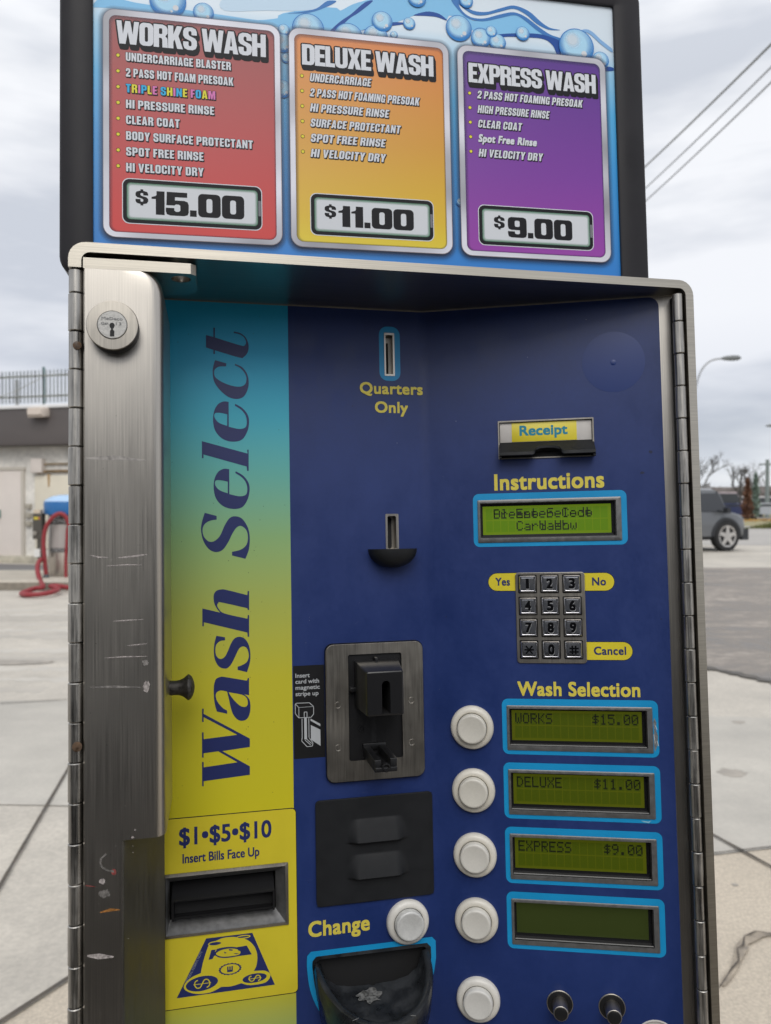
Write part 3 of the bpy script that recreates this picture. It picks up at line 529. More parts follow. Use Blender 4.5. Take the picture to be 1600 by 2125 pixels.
# coin slot and coin return
cs = M(TL)
def recess(mb, o, i, d0, d1, mf, mw, mc, rise=.5):
    mb.stack([(o, 0), (o, rise), (i, rise*.9)], mf, False); mb.stack([(i, rise*.9), (i, d1)], mw, True, mc)
recess(cs, rr(137.9, 146.6, 142.3, 178.4, .5, 2), rr(139.2, 145.2, 143.8, 176.6, .3, 2), 0, -7, STEEL, STEELD, STEELD)
cs.poly([rr(139.7, 142.8, 145, 171.5, .2, 1)], -6.8, DARKM)
cs.build('coin_slot', station)
cr_ = M(TL)
recess(cr_, rr(136.4, 147.3, -1.3, 27.8, .8, 2), rr(138.0, 145.2, -1, 26, 1.2, 2), 0, -9, STEEL, STEELD, STEELD)
cr_.poly([rr(138.6, 143.4, -1, 25.6, 2.3, 4)], -8.8, DARKM)
cr_.build('coin_return', station)
sc = M(TL)   # half-round catch cup below it
k = .968
lv = []
for d, rx, rz in ((0, 19.6, 15.2), (8, 19.6, 15.2), (14, 17.8, 13.6), (18, 13.5, 10.0), (20, 7.5, 5.4)):
    lv.append((d, [(141+rx*math.cos(R(a)), -1.0+rz*math.sin(R(a))) for a in range(180, 361, 12)]))
prev = None
for d, lp in lv:
    a = sc.loop(lp, d)
    if prev: sc.bridge(prev, a, BLACKP, False)
    prev = a
sc.cap(prev, BLACKP)
prev = None
for d, rx, rz in ((17, 6, 4), (13, 15, 11.4), (2, 17.6, 13.2)):
    a = sc.loop([(141+rx*math.cos(R(x)), -1.2+rz*math.sin(R(x))) for x in range(180, 361, 12)], d)
    if prev: sc.bridge(prev, a, BLACKP, False)
    prev = a
for i in range(4):
    d0, l0 = lv[i]; d1, l1 = lv[i+1]
    for s in (0, -1):
        inner = lambda d, l: (141+(l[s][0]-141)*.9, -1.0)
        f = [sc.pt(*l0[s], d0), sc.pt(*l1[s], d1), sc.pt(*inner(d1, l1), max(d1-1.6, 0)), sc.pt(*inner(d0, l0), max(d0-1.6, 0))]; sc.face(f, BLACKP)
sc.build('coin_cup', station)

# receipt slot
rs = M(TR)
rs.stack([(rr(60.9, 137.3, 70.6, 102.2, .6, 2), 0), (rr(60.9, 137.3, 70.6, 102.2, .6, 2), .9), (rr(62.0, 136.2, 71.6, 101.0, .4, 2), .9), (rr(62.0, 136.2, 71.6, 101.0, .4, 2), -3)], STEELD, True, DARKM)
rso = rs.build('receipt_slot', station)
rp = M(TR); rp.plate(62.4, 135.8, 84.4, 100.6, .3, -2.8, -1.0, PAPER, .2, 2)
rp.plate(72.0, 124, 84.7, 100.4, .2, -1.0, -.8, YEL, .05, 2)
rpo = rp.build('receipt_label', rso)
t = M(TR); text(t, 'Receipt', 78.3, 116.8, 89.6, 8.4, -.7, TEAL, .34); t.build('lettering', rpo, 0)
hd = M(TR)   # black chute lip with a finger notch and two arrows
def hood_pts():
    U = [61.6, 70, 80, 88, 89.6, 91, 94, 100, 106, 109.6, 111, 112.6, 120, 130, 137]
    lo = [0, 0, 0, 0, 1.0, 4.2, 5.6, 6.0, 5.6, 4.2, 1.0, 0, 0, 0, 0]
    return U, lo
U, lo = hood_pts()
slope = [(84.6, -1.5), (80.5, 3.5), (75.0, 13.0)]
rows = []
for v, d in slope[:2]: rows.append([hd.pt(u, v, d) for u in U])
rows.append([hd.pt(u, 74.8+l*.9, 13.0-l*1.25) for u, l in zip(U, lo)])
rows.append([hd.pt(u, 72.4+l*1.0, 13.6-l*1.35) for u, l in zip(U, lo)])
rows.append([hd.pt(u, 72.0+l*1.1, 11.4-l*1.2) for u, l in zip(U, lo)])
rows.append([hd.pt(u, 76, -2) for u in U])
for a, b in zip(rows, rows[1:]): hd.bridge(a, b, BLACKP, False)
for s in (0, -1): hd.face([r_[s] for r_ in rows], BLACKP)
for u in (62.4, 136.2): 
    a = [hd.pt(u-.9, v, d) for v, d in ((84, -1), (79, 6), (70.2, 13.4), (69.6, 11.5), (71.6, -2))]; b = [hd.pt(u+.9, v, d) for v, d in ((84, -1), (79, 6), (70.2, 13.4), (69.6, 11.5), (71.6, -2))]
    hd.bridge(a, b, BLACKP); hd.cap(a, BLACKP); hd.cap(b, BLACKP)
for cu in (75.2, 124.5):
    ar = [(-4.2, 1), (4.2, 1), (4.2, .45), (7, .45), (0, 0), (-7, .45), (-4.2, .45)]
    A = [(cu+p[0], 75.6+p[1]*5, 3.5+(1-p[1]*5.0/5.5-.0)*0+13.0-(.6+p[1]*5)*1.727+.05) for p in ar]
    B = [(cu+p[0]*.86, 75.9+p[1]*4.4, 13.0-(.9+p[1]*4.4)*1.727+.05) for p in ar]
    a = [hd.pt(x, v, 13.0-(v-75.0)*1.727+.12) for x, v, _ in A]; b = [hd.pt(x, v, 13.0-(v-75.0)*1.727+.12) for x, v, _ in B]
    hd.bridge(a, b, DARKM)
hd.build('chute_lip', rso)

# displays
def lcdmat(name, col, e): return mat(name, tuple(c*.5 for c in col), .35, emit=(col, e), spec=.4)
LC1 = lcdmat('lcd_bright_green', (.115, .19, .003), .72); LC1B = lcdmat('lcd_bright_cell', (.085, .17, .002), .72)
LC2 = lcdmat('lcd_green', (.085, .10, .003), .50); LC2B = lcdmat('lcd_green_cell', (.058, .080, .002), .50)
LC3 = lcdmat('lcd_dim_green', (.036, .05, .010), .42); INK = mat('lcd_ink', (.008, .012, .004), .4)
INK2 = mat('lcd_faint_ink', (.030, .045, .006), .4, emit=((.03, .045, .004), .4))
LCG = mat('lcd_frame_black', (.010, .010, .011), .25)
def display(u0, u1, v0, v1, lines, ms, mb_, ink):
    o = M(TR)
    cy = rr(u0-3.7, u1+4.4, v0-3.4, v1+5.3, 5, 5); be = rr(u0, u1, v0, v1, .8, 5)
    i1 = rr(u0+2.0, u1-4.1, v0+3.6, v1-2.6, .5, 5)
    o.ring(cy, be, .12, CYAN)
    o.stack([(be, 0), (be, .7), (rr(u0+.5, u1-.5, v0+.5, v1-.5, .6, 5), 1.0), (i1, .8)], GREYB, False)
    i2 = rr(u0+2.6, u1-4.7, v0+4.2, v1-3.2, .4, 5)
    o.stack([(i1, .8), (i1, -1.0), (i2, -1.4), (i2, -5.6), (rr(u0+3.9, u1-7.2, v0+6.4, v1-5.0, .3, 5), -5.8)], LCG, False)
    do = o.build('display', station)
    s = M(TR); a, b, c, d = u0+3.9, u1-7.2, v0+6.4, v1-5.0
    s.poly([rr(a, b, c, d, .3, 5)], -6.0, ms)
    pw = (b-a-4.6)/16; ph = (d-c-4.4)/2; ux = a+2.3; vt = d-2.0
    for r_ in range(2):
        for q_ in range(16):
            x, y = ux+q_*pw, vt-r_*(ph+.6)
            if mb_: s.poly([[(x+.25, y-ph+.3), (x+pw-.35, y-ph+.3), (x+pw-.35, y), (x+.25, y)]], -5.97, mb_)
    for (row, col, tx) in lines:
        for k_, chh in enumerate(tx):
            code = F57[chh]; x = ux+(col+k_)*pw+.55; y = vt-row*(ph+.6)-.4
            pxw = (pw-.85)/5; pxh = (ph-1.3)/7.3
            for ci in range(5):
                by = int(code[ci*2:ci*2+2], 16)
                for ri in range(7):
                    if by >> ri & 1:
                        xa, ya = x+ci*pxw, y-ri*pxh
                        s.poly([[(xa, ya-pxh+.04), (xa+pxw-.02, ya-pxh+.04), (xa+pxw-.02, ya), (xa, ya)]], -5.93+.004*(row+(k_ % 3)), ink)
    s.build('screen', do, 0)
display(*LCDS[0], [(0, 1, 'Please Select'), (0, 1, 'Or Enter Code'), (1, 5, 'a Wash'), (1, 4, 'Card Now')], LC1, LC1B, INK)
for q_, (nm, pr) in enumerate((('WORKS', '$15.00'), ('DELUXE', '$11.00'), ('EXPRESS', '$9.00'))):
    display(*LCDS[q_+1], [(0, 0, nm), (0, 16-len(pr), pr)], LC2, LC2B, INK)
display(*LCDS[4], [], LC3, None, INK)
# keypad
kp = M(TR)
kr = rr(71.8, 126.6, -94.9, -22.2, 2.6, 4)
kholes = []
KU = (81.4, 98.9, 116.4); KV = (-31.4, -49.1, -66.6, -84.1)
for kv in KV:
    for ku in KU: kholes.append(rr(ku-7.5, ku+7.5, kv-7.6, kv+7.5, .8, 2))
kp.stack([(kr, 0), (kr, 1.0), (rr(72.2, 126.2, -94.5, -22.6, 2.3, 4), 1.3)], STEELD, False)
kp.poly([rr(72.2, 126.2, -94.5, -22.6, 2.3, 4)]+kholes, 1.3, STEELD)
kp.poly([rr(72.4, 126, -94.3, -22.8, 2, 2)], .05, DARKM)
for hl in kholes:
    a = kp.loop(hl, 1.3); b = kp.loop(hl, .06); kp.bridge(a, b, DARKM)
kpo = kp.build('keypad', station)
for r_, row in enumerate(('123', '456', '789', '*0#')):
    for c_, chh in enumerate(row):
        ku, kv = KU[c_], KV[r_]; o = M(TR)
        L_ = lambda e: rr(ku-6.7+e, ku+6.7-e, kv-6.7+e, kv+6.6-e, .7, 2)
        o.stack([(L_(0), .1), (L_(0), 2.2), (L_(.7), 3.2), (L_(1.2), 3.2), (L_(1.5), 2.6), (L_(1.9), 2.7)], CHROME, True)
        if chh in '*#':
            S_ = [((-2.6, 3.2), (2.6, -3.2)), ((2.6, 3.2), (-2.6, -3.2)), ((-3.8, 0), (3.8, 0))] if chh == '*' else [((-1.1, 3.4), (-1.1, -3.6)), ((1.5, 3.4), (1.5, -3.6)), ((-3.4, 1.2), (3.8, 1.2)), ((-3.4, -1.6), (3.8, -1.6))]
            for off_, mm_, dd_ in ((-.55, CHROME, 2.95), (0, CHROMED, 3.05)):  # pale offset copy paints a lit edge under the dark symbol
                for n_, (p, q2) in enumerate(S_):
                    dx, dy = q2[0]-p[0], q2[1]-p[1]; l = math.hypot(dx, dy); nx, ny = -dy/l*.62, dx/l*.62
                    o.poly([[(ku+p[0]+nx, kv+p[1]+ny+off_), (ku+q2[0]+nx, kv+q2[1]+ny+off_), (ku+q2[0]-nx, kv+q2[1]-ny+off_), (ku+p[0]-nx, kv+p[1]-ny+off_)]], dd_+n_*.01, mm_)
        else:
            hw = 1.3 if chh == '1' else 2.5
            text(o, chh, ku-hw+.15, ku+hw+.15, kv-4.4, 8.2, 2.85, mat('painted_chrome_highlight', (.9, .9, .9), .3, .8), .42)  # bright offset copy paints the highlight along the raised digit's lower edge
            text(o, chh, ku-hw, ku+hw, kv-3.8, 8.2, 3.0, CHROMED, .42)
        o.build('key', kpo)

# push buttons
def button(T, u, v, worn=False):
    b = M(T)
    b.lathe(u, v, [(17.4, 0), (17.4, 2.0), (16.9, 3.6), (15.6, 4.8), (13.6, 5.3), (12.4, 5.0), (12.1, 4.4), (12.1, 2)], WHITEB, 56, True)
    bo = b.build('push_button', station, 50)
    p = M(T)
    pm = mat('worn_silver_plunger', (.62, .62, .60), .42, .12, noise=[((80, 80, 80), .12, 4), ((600, 600, 600), .06, 2)]) if worn else WHITEP
    p.lathe(u, v, [(12.1, 2), (12.1, 4.2), (11.75, 4.3)], mat('button_seam', (.04, .038, .034), .8), 48, False)
    p.lathe(u, v, [(11.75, 4), (11.7, 9.0), (11.3, 9.9), (10.4, 10.4), (9.6, 10.3), (6, 9.8), (.3, 9.6)], pm, 48)
    p.build('plunger', bo, 50)
for v in (-146.9, -197.4, -248.6, -300.0, -361.9): button(TR, 34.2, v)
button(TL, 148.6, -300.6, True)
def toggle(u, v):
    b = M(TR)
    b.lathe(u, v, [(10.2, 0), (10.2, .5), (9.6, .9), (6.0, .9)], STEELD, 36, True, [STEELD, STEELD, BLACK, BLACK])
    bo = b.build('small_switch', station)
    p = M(TR); p.lathe(u, v, [(5.9, .8), (5.7, 14), (5.4, 14.3), (4.9, 14.3)], STEEL, 30, False)
    p.lathe(u, v, [(4.9, 14.3), (4.8, 14.8), (4.4, 15), (.2, 15)], BLACK, 30); p.build('switch_barrel', bo)
toggle(98.0, -361.0); toggle(137.8, -360.8)
rg = M(TR); rg.lathe(170.5, -384.5, [(16.5, 0), (16.5, .6), (15.8, 1.0), (15.1, .6), (15.1, .1)], PAPER, 56, True); rg.build('lock_ring', station)

# card reader
cl = M(TL)
cl.poly([rr(59.3, 84, -165.3, -92.4, .2, 1)], .1, BLACK)
GRL = mat('grey_letters', (.50, .52, .54), .5)
for s, u1, vb in (('Insert', 72.4, -101.8), ('card with', 79.8, -106.5), ('magnetic', 80.3, -111.3), ('stripe up', 79.2, -116.2)):
    text(cl, s, 61.0, u1, vb, 3.4, .2, GRL, .08)
def bar(mb, p, q2, wd, d, m):
    dx, dy = q2[0]-p[0], q2[1]-p[1]; l = math.hypot(dx, dy); nx, ny = -dy/l*wd/2, dx/l*wd/2
    mb.poly([[(p[0]+nx, p[1]+ny), (q2[0]+nx, q2[1]+ny), (q2[0]-nx, q2[1]-ny), (p[0]-nx, p[1]-ny)]], d, m)
I_ = [(60.6, -122.4), (61.5, -121.7), (71.8, -121.9), (75.1, -125), (75.1, -131), (73, -133.4), (63.2, -133.2), (60.6, -129.8), (60.6, -122.4)]
I2 = [(63.4, -133), (63.4, -125.2), (75.1, -125), (63.4, -125.2), (60.8, -122.2)]
for Q in (I_, I2):
    for a, b in zip(Q, Q[1:]): bar(cl, a, b, .5, .22, GRL)
for a, b in (((67.6, -133.2), (67.6, -129)), ((67.6, -129), (69.8, -129)), ((69.8, -129), (69.8, -133.2)), ((65.8, -134), (65.8, -148.5)), ((71.2, -134), (71.2, -149)), ((65.8, -148.5), (65.4, -151.5)), ((65.4, -151.5), (69.5, -156.2)), ((69.5, -156.2), (73.8, -156)), ((73.8, -156), (74.2, -153.5)), ((74.2, -153.5), (71.2, -149.2)), ((68, -151), (72.4, -155)), ((69.4, -150.4), (73.2, -154))): bar(cl, a, b, .55, .22, GRL)
cl.poly([[(67.5, -133.4), (69.6, -133.4), (69.6, -150.4), (67.5, -150.4)]], .22, GRL)
cl.poly([[(72.6, -134.4), (80.3, -139), (80.3, -140.9), (72.6, -136.1)]], .22, GRL)
cl.poly([[(72.7, -139.5), (80.3, -143.6), (80.3, -156.3), (72.7, -150.9)]], .22, GRL)
cl.build('card_label', station, 0)
cr2 = M(TL)
cr2.stack([(rr(84.2, 165, -185.6, -76.0, 6.5, 6), 0), (rr(84.2, 165, -185.6, -76.0, 6.5, 6), 3.0)], BLACK, False)
cr2.stack([(rr(84.6, 164.6, -185.0, -76.5, 6.5, 6), 3.0), (rr(84.6, 164.6, -185.0, -76.5, 6.5, 6), 4.4), (rr(85, 164.2, -184.6, -76.9, 6.2, 6), 4.8)], STEELD, False)
cr2.poly([rr(85, 164.2, -184.6, -76.9, 6.2, 6), rr(102.6, 146.6, -168.9, -85, 1.6, 3)], 4.8, STEELD)
a = cr2.loop(rr(102.6, 146.6, -168.9, -85, 1.6, 3), 4.8); b = cr2.loop(rr(102.6, 146.6, -168.9, -85, 1.6, 3), 3.0); cr2.bridge(a, b, BLACK); cr2.cap(b, BLACK)
for u, v in ((94, -124.3), (154.2, -124), (93.7, -157.8), (154, -157.6)):
    cr2.lathe(u, v, [(2.6, 4.8), (2.45, 4.92), (2.1, 4.82)], STEELD, 24, False)
cro = cr2.build('card_reader', station)
hb = M(TL)   # projecting head with an open slot, small lugs
def frus(mb, a, b, d0, d1, m, r0=1, r1=1.6, capm=None, bev=1.2):
    A = rr(*a, r0, 4); B = rr(*b, r1, 4); Cc = rr(b[0]+bev, b[1]-bev, b[2]+bev, b[3]-bev, max(r1-bev, .4), 4)
    mb.stack([(A, d0), (B, d1-bev), (rr(b[0]+bev*.3, b[1]-bev*.3, b[2]+bev*.3, b[3]-bev*.3, r1, 4), d1-bev*.3), (Cc, d1)], m, False); return Cc
GLOSS = mat('gloss_black_plastic', (.011, .011, .012), .3, bump=((1200, 1200, 1200), .05, .0002))
cf = frus(hb, (107.6, 144.0, -126.5, -89.6), (108.6, 137.2, -125.3, -92.0), 3, 50, GLOSS)
slot = [(120.4, -124.1), (120.4, -104)]+[(123.7+3.3*math.cos(R(a)), -102.6+3.3*math.sin(R(a))) for a in range(165, 14, -15)]+[(127, -104), (127, -124.1)]
hb.poly([cf, [(x, v) for x, v in slot]], 50, GLOSS)
a = hb.loop(slot, 50); b = hb.loop(slot, 12); hb.bridge(a, b, DARKM); hb.cap(b, DARKM)
hb.plate(123.2, 125.6, -91, -87.2, .4, 3, 12, GLOSS, .5, 2); hb.plate(103.4, 109, -114, -110.6, .3, 3, 9, GLOSS, .4, 2)
hb.build('reader_head', cro)
gd = M(TL)   # lower card guide: two rails and a grooved nose
gd.plate(114.2, 119.6, -165.8, -158.2, .5, 3, 47, GLOSS, .6, 2); gd.plate(126.4, 131.8, -165.8, -157.4, .5, 3, 47, GLOSS, .6, 2)
gd.plate(114.4, 131.6, -167, -163.6, .4, 3, 48.5, GLOSS, .6, 2)
gd.plate(113.6, 132.4, -160.6, -155.8, .6, 3, 6, GLOSS, .4, 2)
gd.lathe(122.9, -163.6, [(3.4, 47), (3.4, 49.2), (2.2, 49.4), (1.6, 48)], GLOSS, 20)
gd.poly([[(121, -127), (125.2, -127), (125.2, -163), (121, -163)]], 3.1, DARKM)
gd.lathe(113.2, -144.6, [(2.6, 3), (2.6, 3.7), (1.9, 3.7), (1.8, 3.1)], GLOSS, 20)
gd.build('card_guide', cro)

# black cover plate with two pressed louvres
vp = M(TL)
nu, nv = 80, 110
def louv(u, v):
    h = 0
    for cv in (-233.2, -261.0):        # the open lower lip of each louvre
        t_ = (v-cv)/17.5
        if -.06 < t_ < 1:
            a = abs((u-124.6)/(26.0*(1-.16*max(t_, 0)**2)))
            if a < 1:
                e_ = min(1, (1-a)/.42); e_ = e_*e_*(3-2*e_)
                up = 1-t_ if t_ > 0 else 1+t_/.06
                h = max(h, 6.0*e_*max(0, up)**.85)
    return h
grid = []
for j in range(nv+1):
    row = []
    for i in range(nu+1):
        u = 75.9+(170.4-75.9)*i/nu; v = -280.4+(280.4-199.6)*j/nv
        row.append(vp.pt(u, v, 1.8+louv(u, v)))
    grid.append(row)
for j in range(nv):
    for i in range(nu): vp.face((grid[j][i], grid[j][i+1], grid[j+1][i+1], grid[j+1][i]), BLACKP)
vp.stack([(rr(75.3, 171.0, -281, -199, 3.6, 5), 0), (rr(75.3, 171.0, -281, -199, 3.6, 5), 1.6), (rr(76, 170.4, -280.4, -199.6, 3.2, 5), 1.78)], BLACKP, True)
vp.build('louvred_cover', station, 50)

# change tray
ty = M(TL)
def tl_(e, z0=-314.6):   # outline narrowing downwards
    P_ = [(67.2+e, -327), (67.4+e, z0-3-e), (70.4+e, z0-e), (168.6-e, z0-.6-e), (171.6-e, z0-4-e), (171.8-e, -331), (169-e, -346), (163-e*.8, -362+e*.6), (152-e*.6, -377+e), (136, -388+e), (119, -392+e), (103, -388+e), (88+e*.6, -377+e), (76+e*.8, -360+e*.6), (69.5+e, -344)]
    return smooth_loop([(*p, 1) if 5 < i or i == 0 else p for i, p in enumerate(P_)], 4)
ty.ring(tl_(0), tl_(4.2), .62, CYAN)
o1, o2 = tl_(4.2), tl_(6.6)
ty.stack([(o1, 0), (o1, 1.0), (o2, 1.2), (o2, -8)], TRAYM, True, DARKM)
tyo = ty.build('change_tray', station)
tb = M()   # bowl: half-round cup leaning out of the opening
XC, Y0, ZR = 119.0, 619.0, -324.5
def bowl_ring(sx_, sy_, z, drop, n=28):
    o = []
    for i in range(n+1):
        a = math.pi*i/n; x = XC+sx_*math.cos(a); f = math.sin(a); o.append((x, Y0-sy_*f, z-drop*f))
    return o
outer = [bowl_ring(46, 66, ZR, 16), bowl_ring(46.6, 66.8, ZR-3, 16), bowl_ring(45, 62, ZR-22, 14), bowl_ring(41, 52, ZR-46, 10), bowl_ring(32, 36, ZR-68, 6), bowl_ring(18, 14, ZR-82, 2)]
inner = [bowl_ring(46, 66, ZR, 16), bowl_ring(45, 64.6, ZR+.8, 16), bowl_ring(41.4, 60.6, ZR+.2, 15.4), bowl_ring(40.2, 59, ZR-2, 15), bowl_ring(37, 53, ZR-12, 12), bowl_ring(29, 42, ZR-18, 9), bowl_ring(17, 24, ZR-20.5, 5), bowl_ring(2, 2, ZR-21, 0)]
for S_ in (outer, inner):
    prev = None
    for rg_ in S_:
        a = [tb.pt(*p) for p in rg_]
        if prev: tb.bridge(prev, a, TRAYM, False)
        prev = a
wr = tb   # worn bright patches on the bowl floor and rim
bare = mat('bare_worn_metal', (.19, .19, .185), .6, .5, noise=((400, 400, 400), .5, 4))
for i in range(9):
    a = R(58+i*9); x, y, z = XC+45.6*math.cos(a), Y0-65.4*math.sin(a), ZR+1.0-16*math.sin(a)
    if i in (1, 4, 5, 7): 
        l = rnd.uniform(.6, 2.6); wr.tube([(x-l, y+l*math.cos(a)*.9, z+.05), (x, y, z), (x+l, y-l*math.cos(a)*.9, z+.05)], .28, bare, 5)
cx_, cy_ = 114.5, Y0-13
def floor_z(x, y):
    f = (Y0-y)/24; return ZR-20.4-5*min(1, f)*.9+.5
pp = [(cx_+(9.5+2.6*math.sin(i*2.1)+1.5*math.sin(i*5.3))*math.cos(2*math.pi*i/22), cy_+(7+1.8*math.sin(i*1.7))*math.sin(2*math.pi*i/22)) for i in range(22)]
cc_ = wr.pt(cx_, cy_, floor_z(cx_, cy_)+.3); ids = [wr.pt(x, y, floor_z(x, y)+.3) for x, y in pp]
for i in range(22): wr.face((cc_, ids[i], ids[(i+1) % 22]), bare)
tb.build('tray_bowl', tyo, 60)

# lock cover: bent steel column hinged on the left
col = M(TF)
def column(sec, z1, z0, m):
    a = [col.pt(x, z1, d) for x, d in sec]; b = [col.pt(x, z0, d) for x, d in sec]; col.bridge(a, b, m)
    for ids in (a, b):
        zz = ids
        for t_ in tessellate_polygon([[Vector((x, d, 0)) for x, d in sec]]): col.face([ids[i] for i in t_], m)
r_ = 7.5
def bxsec(xr): return [(-60, 0), (xr-r_, 0)]+[(xr-r_+r_*math.cos(R(a)), -r_+r_*math.sin(R(a))) for a in range(75, -1, -15)]+[(xr, -78), (-60, -78)]
prev = None
for z, xr in [(187.0, -41.5), (185.6, -38.6), (183, -36.2), (179.5, -34.4), (175, -33.3), (170, -33), (-183.8, -33), (-184.4, -33.3)]:
    a = [col.pt(x, z, d) for x, d in bxsec(xr)]
    if prev: col.bridge(prev, a, STEEL)
    else: col.cap(a, STEEL)
    prev = a
col.cap(prev, STEEL)
column([(-83.6, -1.2), (-82.6, 0), (-60.02, 0), (-60.02, -20), (-83.6, -20)], 187.0, -690, STEEL)
column([(-60, 0), (-59.2, -.8), (-58.6, -2.6), (-38.6, -76), (-60, -76)], -184.6, -690, mat('dark_return_steel', (.10, .094, .082), .5, .7, noise=[((14, 14, 9), .35, 5), ((600, 600, 20), .15, 3)]))  # return coloured darker and duller than the column face
# padlock tab with a hole, flush with the top of the column
tabl = [(-83.6, 0), (-15, 0), (-11.6, 3.4), (-11.6, 34), (-18, 46), (-83.6, 46)]
hole = circ(-21.8, 11.5, 6.6, 28)
zt, zb_ = 194.2, 187.1
def TT(x, y, z): return (x, 530+y, z)
Tk = col.T; col.T = TT
for z in (zt, zb_): col.poly([tabl, hole], z, STEELX)
for lp in (tabl, hole):
    a = col.loop(lp, zt); b = col.loop(lp, zb_); col.bridge(a, b, STEELX)
col.T = Tk
# wear on the face: dents scraped bright, black scrape, paint marks
def scratch(pts, wd, m=SCUFF, d=.07):
    n = len(pts); 
    for i in range(n-1):
        p, q2 = pts[i], pts[i+1]; w0 = wd*(.35 if i == 0 else 1); w1 = wd*(.25 if i == n-2 else 1)
        dx, dy = q2[0]-p[0], q2[1]-p[1]; l = math.hypot(dx, dy) or 1; nx, ny = -dy/l/2, dx/l/2
        col.poly([[(p[0]+nx*w0, p[1]+ny*w0), (q2[0]+nx*w1, q2[1]+ny*w1), (q2[0]-nx*w1, q2[1]-ny*w1), (p[0]-nx*w0, p[1]-ny*w0)]], d, m)
FAINT = mat('faint_scuff', (.34, .32, .30), .45, .7, noise=((300, 300, 300), .3, 3))
scratch([(-79.4, -1.3), (-74, -2.7), (-67.7, -3.1)], 1.0); scratch([(-62, -3.3), (-55.1, -2.8), (-48, -2.0), (-43.8, -1.5)], 1.1)
scratch([(-69.4, -8.5), (-58, -8.0), (-47.0, -8.3)], .8); scratch([(-65.2, -44.4), (-58, -44.1), (-46.3, -43.9)], .8); scratch([(-52.1, 4.8), (-45.7, 4.5)], .5, FAINT)
scratch([(-82, 61.4), (-64, 62), (-44.6, 60.3)], 3.2, FAINT); scratch([(-56.4, -60.4), (-50, -60.1), (-44.2, -59.7)], .7); scratch([(-70.6, -67.8), (-60, -67.5), (-44, -67.9)], .8)
scratch([(-79, -85.9), (-64, -86.4), (-48.3, -87.7)], 1.6, FAINT)
scratch([(-81, -253.8), (-74, -255), (-65.2, -256.4)], 3.6); scratch([(-73.3, -227.9), (-67, -227.0), (-61.3, -227.6)], 2.0, ORANGEM); scratch([(-82, -210.2), (-76.1, -211.6)], 1.8, REDM)
def blot(cu, cv, rx, ry, m, seed, d=.08, n=18):
    rr2 = random.Random(seed); col.poly([[(cu+rx*(.55+.45*rr2.random())*math.cos(2*math.pi*i/n), cv+ry*(.55+.45*rr2.random())*math.sin(2*math.pi*i/n)) for i in range(n)]], d, m)
blot(-44.6, -87.5, 2.6, 5.2, SCUFF, 1); blot(-45.2, -72, 2.4, 2.6, FAINT, 2); blot(-72.0, -208.6, 2.4, 2.2, SCUFF, 3); blot(-70.6, -216.5, 4.4, 3.6, FAINT, 4); blot(-52, -178.4, .8, .8, SCUFF, 5); blot(-53.4, -183, 1.1, .9, SCUFF, 6)
blot(-65, -203.5, 2.2, 2.4, REDM, 8)
cp = [(-69.6, -191.8), (-72.6, -194.2), (-73.2, -197), (-72, -200), (-69, -202), (-65, -203.4)]
for a, b in zip(cp, cp[1:]): bar(col, a, b, 1.2, .09, FAINT)
sp = [(-41.1, 91), (-40.4, 79), (-39.9, 64.4), (-39.6, 52), (-40.4, 40), (-40.6, 29.3)]
for i, (a, b) in enumerate(zip(sp, sp[1:])):
    col.T = TF; 
    col.poly([[(a[0]-.4, a[1]), (a[0]+.3, a[1]), (b[0]+.55, b[1]+1), (b[0]-.3, b[1])]], -.62+.0, STAIN)
for i in range(40):
    blot(rnd.uniform(-80, -46), rnd.uniform(-300, 180), .3, .3, rnd.choice((SCUFF, FAINT, STAIN)), i+20, .06, 6)
colo = col.build('lock_cover', station, 30)
lk = M(TF)
lk.lathe(-63.9, 146.4, [(15.8, 0), (16.2, 11.2), (15.7, 12.2), (9.4, 12.4), (9.4, 10)], STEELD, 56, True, [mat('dark_lock_rim', (.03, .03, .032), .4, .5), STEELD, STEELD, DARKM])
lko = lk.build('lock', colo)
lc = M(TF); lc.lathe(-63.9, 146.4, [(9.1, 10), (9.1, 12.6), (8.7, 13.0)], mat('lock_core_metal', (.36, .355, .34), .45, .85, noise=((500, 500, 500), .2, 3), bump=((800, 800, 800), .3, .0004)), 44)
kh = [(-64.4, 145.6), (-64.7, 147), (-64.0, 148.2), (-63, 148.6), (-62, 148.2), (-61.4, 147), (-61.8, 145.4), (-62.6, 144.4), (-61.6, 143.0), (-61.7, 139.6), (-64.3, 139.6), (-64.3, 143.0), (-63.5, 144.4)]
lc.poly([[(x-.9, v-.8) for x, v in kh]], 13.1, DARKM)
ENG = mat('engraved_marks', (.20, .20, .20), .6, .5)
text(lc, 'MeDeco', -70.4, -57.4, 149.4, 2.0, 13.1, ENG, .06); text(lc, 'Gen', -70.6, -66.2, 146.2, 1.9, 13.1, ENG, .06); text(lc, '13', -61.6, -58.2, 146.2, 1.9, 13.1, ENG, .06)
lc.build('lock_core', lko)
kn = M()
pr_ = [(0, 5.2), (9, 5.2), (11.5, 5.5), (14, 6.6), (16.4, 8.6), (17.2, 9.3), (17.9, 9.2), (19.4, 8.2), (20.6, 6.2), (21.6, 3.2), (21.9, .3)]
prev = None
for x, r2 in pr_:
    a = [kn.pt(-37.5+x*1.0, 584+r2*math.cos(2*math.pi*i/28), -98.4+r2*math.sin(2*math.pi*i/28)) for i in range(28)]
    if prev: kn.bridge(prev, a, mat('dark_cast_metal', (.075, .07, .065), .5, .8, noise=((500, 500, 500), .5, 4), bump=((900, 900, 900), .4, .0006)))
    prev = a
kn.cap(prev, MATS['dark_cast_metal']); kn.build('pull_knob', colo)
